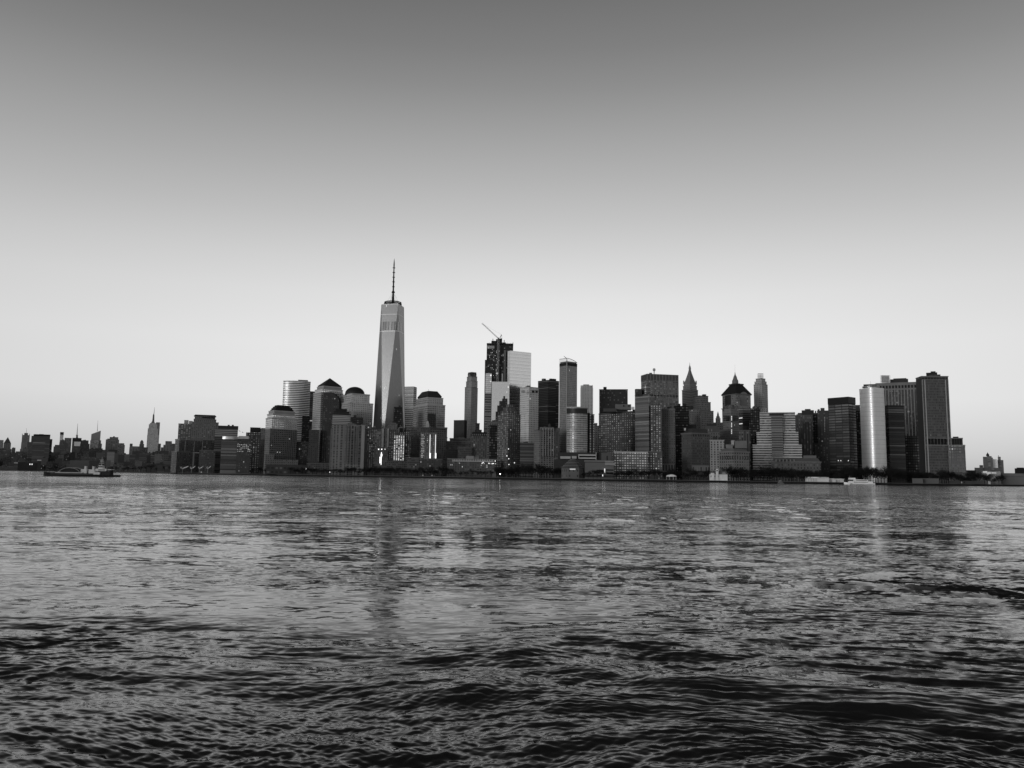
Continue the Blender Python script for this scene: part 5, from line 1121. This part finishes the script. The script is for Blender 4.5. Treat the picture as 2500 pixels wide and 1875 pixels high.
# ---- small waterfront things
Y = shore_y(1755) + 6; b = B('pier_house', 'white pier house with a pointed clock tower on the quay', 'building', 1752, Y)
wh = plain(.6, .7, scale=.2)
q, z1 = foot(1732, 1776, 1158, Y, 14); b.block('body', q, GZ, z1, wh, plain(.05)); hip(b, q, z1, zat(1754, 1149, Y + 5), .8, plain(.10), 'roof', ky=.3, over=.4)
for i in range(9): b.box('window', 1735 + i * 4.6, 1736.6 + i * 4.6, 1161, 1165, Y - .3, 1, DARK)
q, z1 = foot(1747.5, 1754, 1145, Y - 2, 4); ct_ = b.block('clock_tower', q, GZ, z1, wh); hip(b, q, z1, zat(1751, 1137, Y), .05, plain(.25), 'tower_roof', over=.3).parent = ct_; xx = P(1750.8, 1149, Y - 2.4); b.add('clock_face', MB().tube(xx, xx + Vector((0, .5, 0)), 1.0, n=14), DARK, ct_)
for px in (1739.5, 1767): q, z1 = foot(px - 4.5, px + 4.5, 1155, Y - .6, 9); b.block('gable', q, GZ, z1, wh); hip(b, q, z1, zat(px, 1150.5, Y), .05, plain(.2), 'gable_roof')
b = B('domed_tent', 'white domed tent on the promenade in front of the dark trees', 'tent', 1639, shore_y(1639) + 12)
Y = shore_y(1639) + 12; c0 = P(1639, 1163.5, Y + 6); rt = 13 * Y / FPX
b.add('canopy', MB().lathe(c0.x, c0.y, [(rt, c0.z), (rt * .85, c0.z + 1.6), (rt * .5, c0.z + 2.9), (.2, c0.z + 3.5)], 24, top=0), plain(.85)); 
for i in range(8): a0 = math.pi * 2 * i / 8 + .2; b.add('tent_pole', MB().tube((c0.x + rt * .93 * math.cos(a0), c0.y + rt * .93 * math.sin(a0), GZ), (c0.x + rt * .93 * math.cos(a0), c0.y + rt * .93 * math.sin(a0), c0.z + .4), .25), plain(.6))
Y = shore_y(1597) + 22; b = B('arched_shelter', 'dark brick shelter with a round-arched roof left of the domed tent', 'building', 1597, Y); n = 12; mb = MB(); X0, X1 = xat(1587, 8, Y), xat(1607.5, 8, Y); R_ = (X1 - X0) / 2; zc = zat(1597, 1163, Y)
pf = [(X0, GZ), (X1, GZ)] + [((X0 + X1) / 2 + R_ * math.cos(math.pi * i / n), zc + R_ * .62 * math.sin(math.pi * i / n)) for i in range(n + 1)]
mb.face([(x, Y, z_) for x, z_ in pf]); mb.face([(x, Y + 12, z_) for x, z_ in reversed(pf)])
for i in range(len(pf)): j = (i + 1) % len(pf); mb.face([(pf[j][0], Y, pf[j][1]), (pf[i][0], Y, pf[i][1]), (pf[i][0], Y + 12, pf[i][1]), (pf[j][0], Y + 12, pf[j][1])])
b.add('body', mb, plain(.05)); mb = MB(); 
for i in range(n): 
    a0, a1 = math.pi * i / n, math.pi * (i + 1) / n; f_ = lambda a_, k: ((X0 + X1) / 2 + R_ * k * math.cos(a_), Y - .3, zc + R_ * .62 * k * math.sin(a_))
    mb.face([f_(a0, 1.08), f_(a1, 1.08), f_(a1, .92), f_(a0, .92)][::-1])
b.add('arch_trim', mb, plain(.12))
for i, (a, c, top, l) in enumerate([(1966, 2024, 1164.5, 'longest white marquee with an arched ridge on the quay'), (2022, 2041, 1168, 'middle white marquee next to the longest one'), (2040.5, 2060, 1168.5, 'white marquee beside the white ferry')]):
    Y = shore_y(a) + 8; b = B('marquee', l, 'tent', (a + c) / 2, Y, 'white marquees on the quay')
    q, z1 = foot(a, c, top + 3.4, Y, 12); b.block('side_wall', q, GZ, z1, plain(.55)); hip(b, q, z1, zat((a + c) / 2, top, Y), .97, plain(.8), 'tent_roof', ky=.15, over=.3)
    for k in range(int((c - a) / 6)): b.box('frame_post', a + 2 + k * 6, a + 2.6 + k * 6, top + 3.6, None, Y - .4, .5, plain(.12))

# ---- boats
def hull_mesh(L, Wd, H, bow, stern=.8, z0=-.6, sheer=.5, n=18, flare=.85):
    """hull along +x (bow at +x) around the origin, deck at H"""
    mb = MB(); st = []
    for i in range(n + 1):
        t = i / n; x = -L / 2 + L * t
        w = Wd / 2 * (min(1, stern + (1 - stern) * t * 4) if t < .5 else (1 - max(0, (t - (1 - bow)) / bow) ** 2.2))
        w = max(w, .05); z = H + sheer * (max(0, t - .6) / .4) ** 2
        st.append([(x - (.0 if t < .9 else 0), -w, z), (x, -w * flare, z0), (x, w * flare, z0), (x, w, z)])
    for s0, s1 in zip(st, st[1:]):
        for k in range(3): mb.face([s0[k], s0[k + 1], s1[k + 1], s1[k]], None, 0)
        mb.face([s0[3], s0[0], s1[0], s1[3]], None, 1)
    mb.face([st[0][0], st[0][3], st[0][2], st[0][1]], None, 0); mb.face([st[-1][0], st[-1][1], st[-1][2], st[-1][3]], None, 0)
    return mb
def boat(name, label, cat, px, Y, rz):
    b = B.__new__(B); b.Y = Y; b.loc = Vector((xat(px, 0, Y), Y, 0)); b.root = empty(name, b.loc, label, cat); b.root.rotation_euler = (0, 0, rz)
    def add(nm, mb, mats, parent=None, smooth=False): o = mb.build(nm, mats, b.root if parent is None else parent, (0, 0, 0), smooth); return o
    b.add = add; return b
# barge, bow to the left
Yb = 600.0; mpp = Yb / FPX
b = boat('barge', 'long low black deck barge with white machinery, pushed by a tug', 'barge', 177, Yb, math.radians(181.2))
Lb = 140 * mpp; bk = plain(.012, .6); wt = plain(.5, .5, scale=.6)
b.add('hull', hull_mesh(Lb, 11, 2.3, .16, .95, sheer=.9), [bk, plain(.03)])
def X(px): return -(px - 177) * mpp
b.add('deck_cargo', MB().box(X(206), X(140), -3.4, 3.4, 2.3, 3.0), plain(.35))
mb = MB(); n = 10
pts = [(X(150 + 50 * i / n), 3.3 + 3.1 * math.sin(math.pi * min(1, max(0, i / n))) ** .7) for i in range(n + 1)]
for y in (-4.2, 4.2):
    for (x0, z0), (x1, z1) in zip(pts, pts[1:]): mb.tube((x0, y, z0), (x1, y, z1), .16, n=4)
b.add('arched_hose', mb, plain(.3)); 
mb = MB(); pr = [(x, z - .5) for x, z in pts]
for y in (-2.5, 2.5): mb.face([(x, y, z) for x, z in pr])
for (x0, z0), (x1, z1) in zip(pr, pr[1:]): mb.face([(x0, -2.5, z0), (x1, -2.5, z1), (x1, 2.5, z1), (x0, 2.5, z0)])
b.add('covered_hopper', mb, plain(.02))
for a, c, t in ((200, 214, 5.4), (219, 233, 5.2)):
    mh_ = b.add('machinery_house', MB().box(X(c), X(a), -2.6, 2.6, 2.3, t), wt); b.add('exhaust_stack', MB().box(X((a + c) / 2 + 2.5), X((a + c) / 2 - 1.5), -1, 1, t, t + 2.3), wt, mh_)
b.add('deck_crane', MB().tube((X(128), 0, 2.3), (X(146), 0, 4.1), .35, .2), bk)
for px in (113, 119, 128, 150, 165, 185): b.add('bollard', MB().tube((X(px), -4.6, 2.3), (X(px), -4.6, 3.1), .25), bk)
b.add('rub_rail', MB().box(-Lb / 2 + .3, Lb / 2 - 8, 5.45, 5.62, 1.5, 1.75), plain(.12)); b.add('rub_rail', MB().box(-Lb / 2 + .3, Lb / 2 - 8, -5.62, -5.45, 1.5, 1.75), plain(.12))
# tug
b = boat('tugboat', 'dark tugboat with white wheelhouse and tall mast behind the barge', 'tugboat', 264, Yb - 3, math.radians(181.2))
def X(px): return -(px - 264) * mpp
b.add('hull', hull_mesh(52 * mpp, 7.5, 1.4, .35, .7, sheer=1.8), [bk, plain(.03)])
b.add('deckhouse', MB().box(X(272), X(249), -2.5, 2.5, 1.3, 4.2), plain(.025)); b.add('white_bulwark', MB().box(X(248), X(233), -3, 3, 1.6, 3.3), wt)
uh_ = b.add('upper_house', MB().box(X(262), X(236), -2.2, 2.2, 4.2, 5.9), wt); b.add('window_strip', MB().box(X(258), X(243), -2.26, 2.26, 4.7, 5.3), DARK, uh_)
wh_ = b.add('wheelhouse', MB().prism([(X(252), -1.7), (X(241), -1.7), (X(241), 1.7), (X(252), 1.7)], 5.9, 8.3, 0, 0, poly2=[(X(251), -1.5), (X(242), -1.5), (X(242), 1.5), (X(251), 1.5)]), wt); b.add('wheelhouse_glass', MB().box(X(251.3), X(241.6), -1.72, 1.72, 6.9, 7.7), DARK, wh_)
b.add('funnel', MB().box(X(273), X(268), -1.2, 1.2, 4.2, 7.0), bk); b.add('aft_canopy', MB().box(X(274), X(266), -2.5, 2.5, 5.0, 5.5), wt)
ms_ = b.add('mast', MB().tube((X(246.5), 0, 8.3), (X(246.5), 0, 14.6), .28, .12), plain(.3))
for z_, w_ in ((9.6, 1.6), (10.8, 1.3), (12.4, 1.2)): b.add('crosstree', MB().box(X(246.5) - w_, X(246.5) + w_, -.15, .15, z_, z_ + .25), plain(.35), ms_)
for s_ in (-1, 1): b.add('mast_stay', MB().tube((X(246.5) + s_ * 3.4, s_ * 1.4, 5.9), (X(246.5), 0, 12.2), .09, n=3), plain(.2))
b.add('radar', MB().box(X(246.5) - 1.1, X(246.5) + 1.1, -.2, .2, 11.5, 11.8), wt, ms_)
for k in range(4): b.add('tyre_fender', MB().tube((X(250 + k * 7), 3.75, 1.0), (X(250 + k * 7), 4.1, 1.0), .55, n=10), bk)
# white ferry
Yf = 1150.0; mpp = Yf / FPX
b = boat('ferry', 'white two-deck ferry moored at the quay beside the marquees', 'ferry', 2097, Yf, math.radians(179))
def X(px): return -(px - 2097) * mpp
b.add('hull', hull_mesh(72 * mpp, 10, 2.4, .2, .95, sheer=1.0, z0=-.5), [plain(.85, .5), plain(.3)]); b.add('boot_stripe', MB().box(X(2131), X(2072), 4.4, 5.06, .1, .45), DARK)
md_ = b.add('main_deck_house', MB().box(X(2128), X(2074), -4.4, 4.4, 2.3, 4.6), plain(.85)); b.add('window_strip', MB().box(X(2116), X(2082), -4.46, 4.46, 3.1, 3.9), plain(.05), md_)
b.add('upper_deck', MB().box(X(2131), X(2076), -4.9, 4.9, 4.6, 4.95), plain(.85)); uh_ = b.add('upper_house', MB().box(X(2116), X(2086), -4.0, 4.0, 4.95, 7.0), plain(.85)); b.add('window_strip', MB().box(X(2114), X(2088), -4.06, 4.06, 5.5, 6.4), plain(.06), uh_)
b.add('roof', MB().box(X(2130), X(2085), -4.3, 4.3, 7.0, 7.3), plain(.85)); b.add('wheelhouse', MB().prism([(X(2088), -2.8), (X(2073), -2.8), (X(2073), 2.8), (X(2088), 2.8)], 7.0, 9.6, 0, 0, poly2=[(X(2087), -2.6), (X(2074.5), -2.6), (X(2074.5), 2.6), (X(2087), 2.6)]), plain(.85))
for px in (2118, 2124, 2129): b.add('deck_post', MB().tube((X(px), 4, 4.95), (X(px), 4, 7.0), .12, n=4), plain(.5))
b.add('mast', MB().tube((X(2076), 0, 9.6), (X(2075), 0, 12.6), .14), plain(.3)); b.add('anchor_patch', MB().box(X(2079), X(2074), -4.72, 4.72, 1.0, 2.2), DARK)
# small launch
b = boat('work_boat', 'small grey work boat with a lattice cabin below the park trees', 'boat', 1905, 1120.0, math.radians(100))
b.add('hull', hull_mesh(11, 7, 1.0, .4, .8, sheer=.5, z0=-.4), [plain(.15), plain(.05)]); b.add('cabin', MB().box(-2.5, 2, -2, 2, 1, 3.1), plain(.16)); b.add('cabin_window', MB().box(-2.56, 2.06, -1.5, 1.5, 1.9, 2.6), DARK); b.add('wheelhouse', MB().box(-1.2, 1.2, -1.2, 1.2, 3.1, 4.8), plain(.2)); b.add('mast', MB().tube((0, 0, 4.8), (0, 0, 6.8), .1), plain(.2))
for s_ in (-1, 1): b.add('gantry_leg', MB().tube((0, s_ * 3, 1), (0, s_ * 1.2, 4.6), .12, n=4), plain(.25))
# two birds in the gap
for i, (px, py, l) in enumerate([(584.5, 1052.5, 'upper left of two dark seagulls gliding left of the dark apartment tower'), (592.5, 1055.7, 'lower right of two dark seagulls gliding left of the dark apartment tower')]):
    p = P(px, py, 250); o = empty('seagull', p, l, 'bird', 'gliding seagulls')
    mb = MB(); mb.lathe(0, 0, [(.02, -.28), (.07, -.15), (.085, 0), (.06, .15), (.02, .25)], 8)
    mb.v = [(v[2], v[1], v[0]) for v in mb.v]
    for s_ in (-1, 1):
        for top in (0, 1):
            w = [(.08, 0, .02), (.04, s_ * .3, .14), (-.06, s_ * .62, .04), (-.1, s_ * .3, .12), (-.08, 0, .02)]
            w = [(a, c, d + (.012 if top else -.012)) for a, c, d in w]; mb.face(w if (s_ > 0) == bool(top) else list(reversed(w)))
    mb.face([(-.2, -.03, 0), (-.2, .03, 0), (-.36, .08, 0), (-.36, -.08, 0)])
    k = mb.build('body', plain(.04), o); k.rotation_euler = (.3, .1, 2.6)

# ---- bare winter trees
TM = plain(.015, .95, scale=.5); TM2 = plain(.018, .95, scale=.5)
def tree_meshes(seed, H, Wd, dense):
    r = random.Random(seed); tr = MB(); cw = MB()
    th = H * .3
    tr.tube((0, 0, -.3), (.1, 0, th), .32, .2, 6)
    def grow(p, d, L, rad, lv):
        q = p + d * L
        (tr if lv == 0 else cw).tube(p, q, rad, rad * .62, 3 if lv > 0 else 4)
        if lv >= 4: return
        for _ in range([4, 4, 4, dense][lv]):
            nd = (d + Vector((r.gauss(0, .55), r.gauss(0, .55), r.gauss(.12, .38)))).normalized()
            grow(p.lerp(q, r.uniform(.45, 1)), nd, L * r.uniform(.55, .85), rad * .55, lv + 1)
    for i in range(5):
        a = 2 * math.pi * i / 5 + r.random(); d = Vector((math.cos(a) * Wd, math.sin(a) * Wd, 1)).normalized()
        grow(Vector((0, 0, th * r.uniform(.75, 1))), d, H * .27, .17, 0)
    return tr, cw
variants = []
for sd_, H, Wd, dn in ((1, 13, .7, 7), (2, 11, .9, 7), (3, 14, .6, 7), (4, 9.5, 1.0, 7), (5, 12, .8, 8)):
    tr, cw = tree_meshes(sd_, H, Wd, dn)
    root = empty('bare_tree', (0, 0, 0), '', 'tree'); t_ = tr.build('trunk', TM, root); c_ = cw.build('crown', TM2, root); variants.append([root, t_, c_, False])
tq = random.Random(17)
def plant(px, Y, s, label, group):
    v = tq.choice(variants)
    if not v[3]: root, kids = v[0], None; v[3] = True
    else:
        root = v[0].copy(); COL.objects.link(root)
        for ch in (v[1], v[2]): c = ch.copy(); COL.objects.link(c); c.parent = root
    root.location = (xat(px, GZ, Y), Y, GZ); root.scale = (s * 1.5, s * 1.5, s * 1.5); root.rotation_euler = (0, 0, tq.uniform(0, 6.28)); root['label'] = label; root['group'] = group
def grove(a, c, step, d0, d1, s0, s1, label, group):
    px = a
    while px < c:
        plant(px, shore_y(px) + tq.uniform(d0, d1), tq.uniform(s0, s1), label, group); px += step * tq.uniform(.6, 1.4)
grove(1778, 2062, 6.5, 22, 70, .95, 1.35, 'bare dark park tree below the banded stepped building or the two-faced glass box', 'bare trees of the park')
grove(1790, 2062, 10, 12, 24, .6, .9, 'smaller bare tree at the front edge of the park, left of the white ferry', 'small bare trees at the front of the park')
grove(2062, 2240, 6, 20, 60, 1.1, 1.55, 'bare dark tree in front of the bright silver curved tower and the black glass box', 'bare trees below the silver curved tower')
grove(2240, 2400, 7, 24, 70, .9, 1.35, 'bare dark tree below the gridded tallest tower at the right end', 'bare trees at the right end')
grove(2404, 2450, 9, 20, 50, .8, 1.1, 'bare tree by the ferry terminal at the right', 'bare trees by the terminal')
grove(1505, 1735, 7.5, 14, 40, .7, 1.05, 'bare dark tree along the quay around the domed tent and arched shelter', 'bare trees around the domed tent')
grove(1212, 1368, 6.5, 20, 60, 1.0, 1.4, 'bare dark tree left of the stepped hexagonal pavilion', 'bare trees left of the hexagonal pavilion')
grove(1425, 1470, 10, 8, 14, .6, .85, 'bare tree in front of the low museum wing', 'bare trees by the museum wing')
grove(1095, 1205, 11, 10, 22, .55, .8, 'small bare tree before the long low block with the pale top storey', 'bare trees by the long low block')
grove(848, 960, 7, 14, 40, .9, 1.25, 'bare dark tree in front of the apartment slab and the glaring sun glints', 'bare trees by the apartment slabs')
grove(965, 1090, 8, 12, 35, .8, 1.1, 'bare dark tree in front of the lit window grid and the two glowing strips', 'bare trees below the glowing strips')
grove(620, 845, 10, 12, 40, .7, 1.05, 'bare dark tree on the esplanade below the crowned stepped towers', 'bare trees on the esplanade')
grove(0, 430, 15, 60, 200, 1.1, 1.7, 'bare dark tree on the far left shore', 'bare trees on the far left shore')
for v in variants:
    if not v[3]:
        for o in (v[2], v[1], v[0]): bpy.data.objects.remove(o)

# ---- quay lamps that are lit
for px, d, l in ((1221, 6, 'bright lamp low at the water, right of the long low block'), (805, 8, 'small lit lamp in front of the apartment slab')):
    Y = shore_y(px) + d; p = P(px, 1154, Y); b = B('quay_lamp', l, 'lamp', px, Y); b.add('post', MB().tube((p.x, p.y, GZ), (p.x, p.y, GZ + 5), .12), DARK)
    b.add('lantern', MB().lathe(p.x, p.y, [(.3, GZ + 5), (.75, GZ + 5.6), (.75, GZ + 6.2), (.3, GZ + 6.7)], 8), plain(.6, .4, 0, 5 if px > 1000 else 1.5))
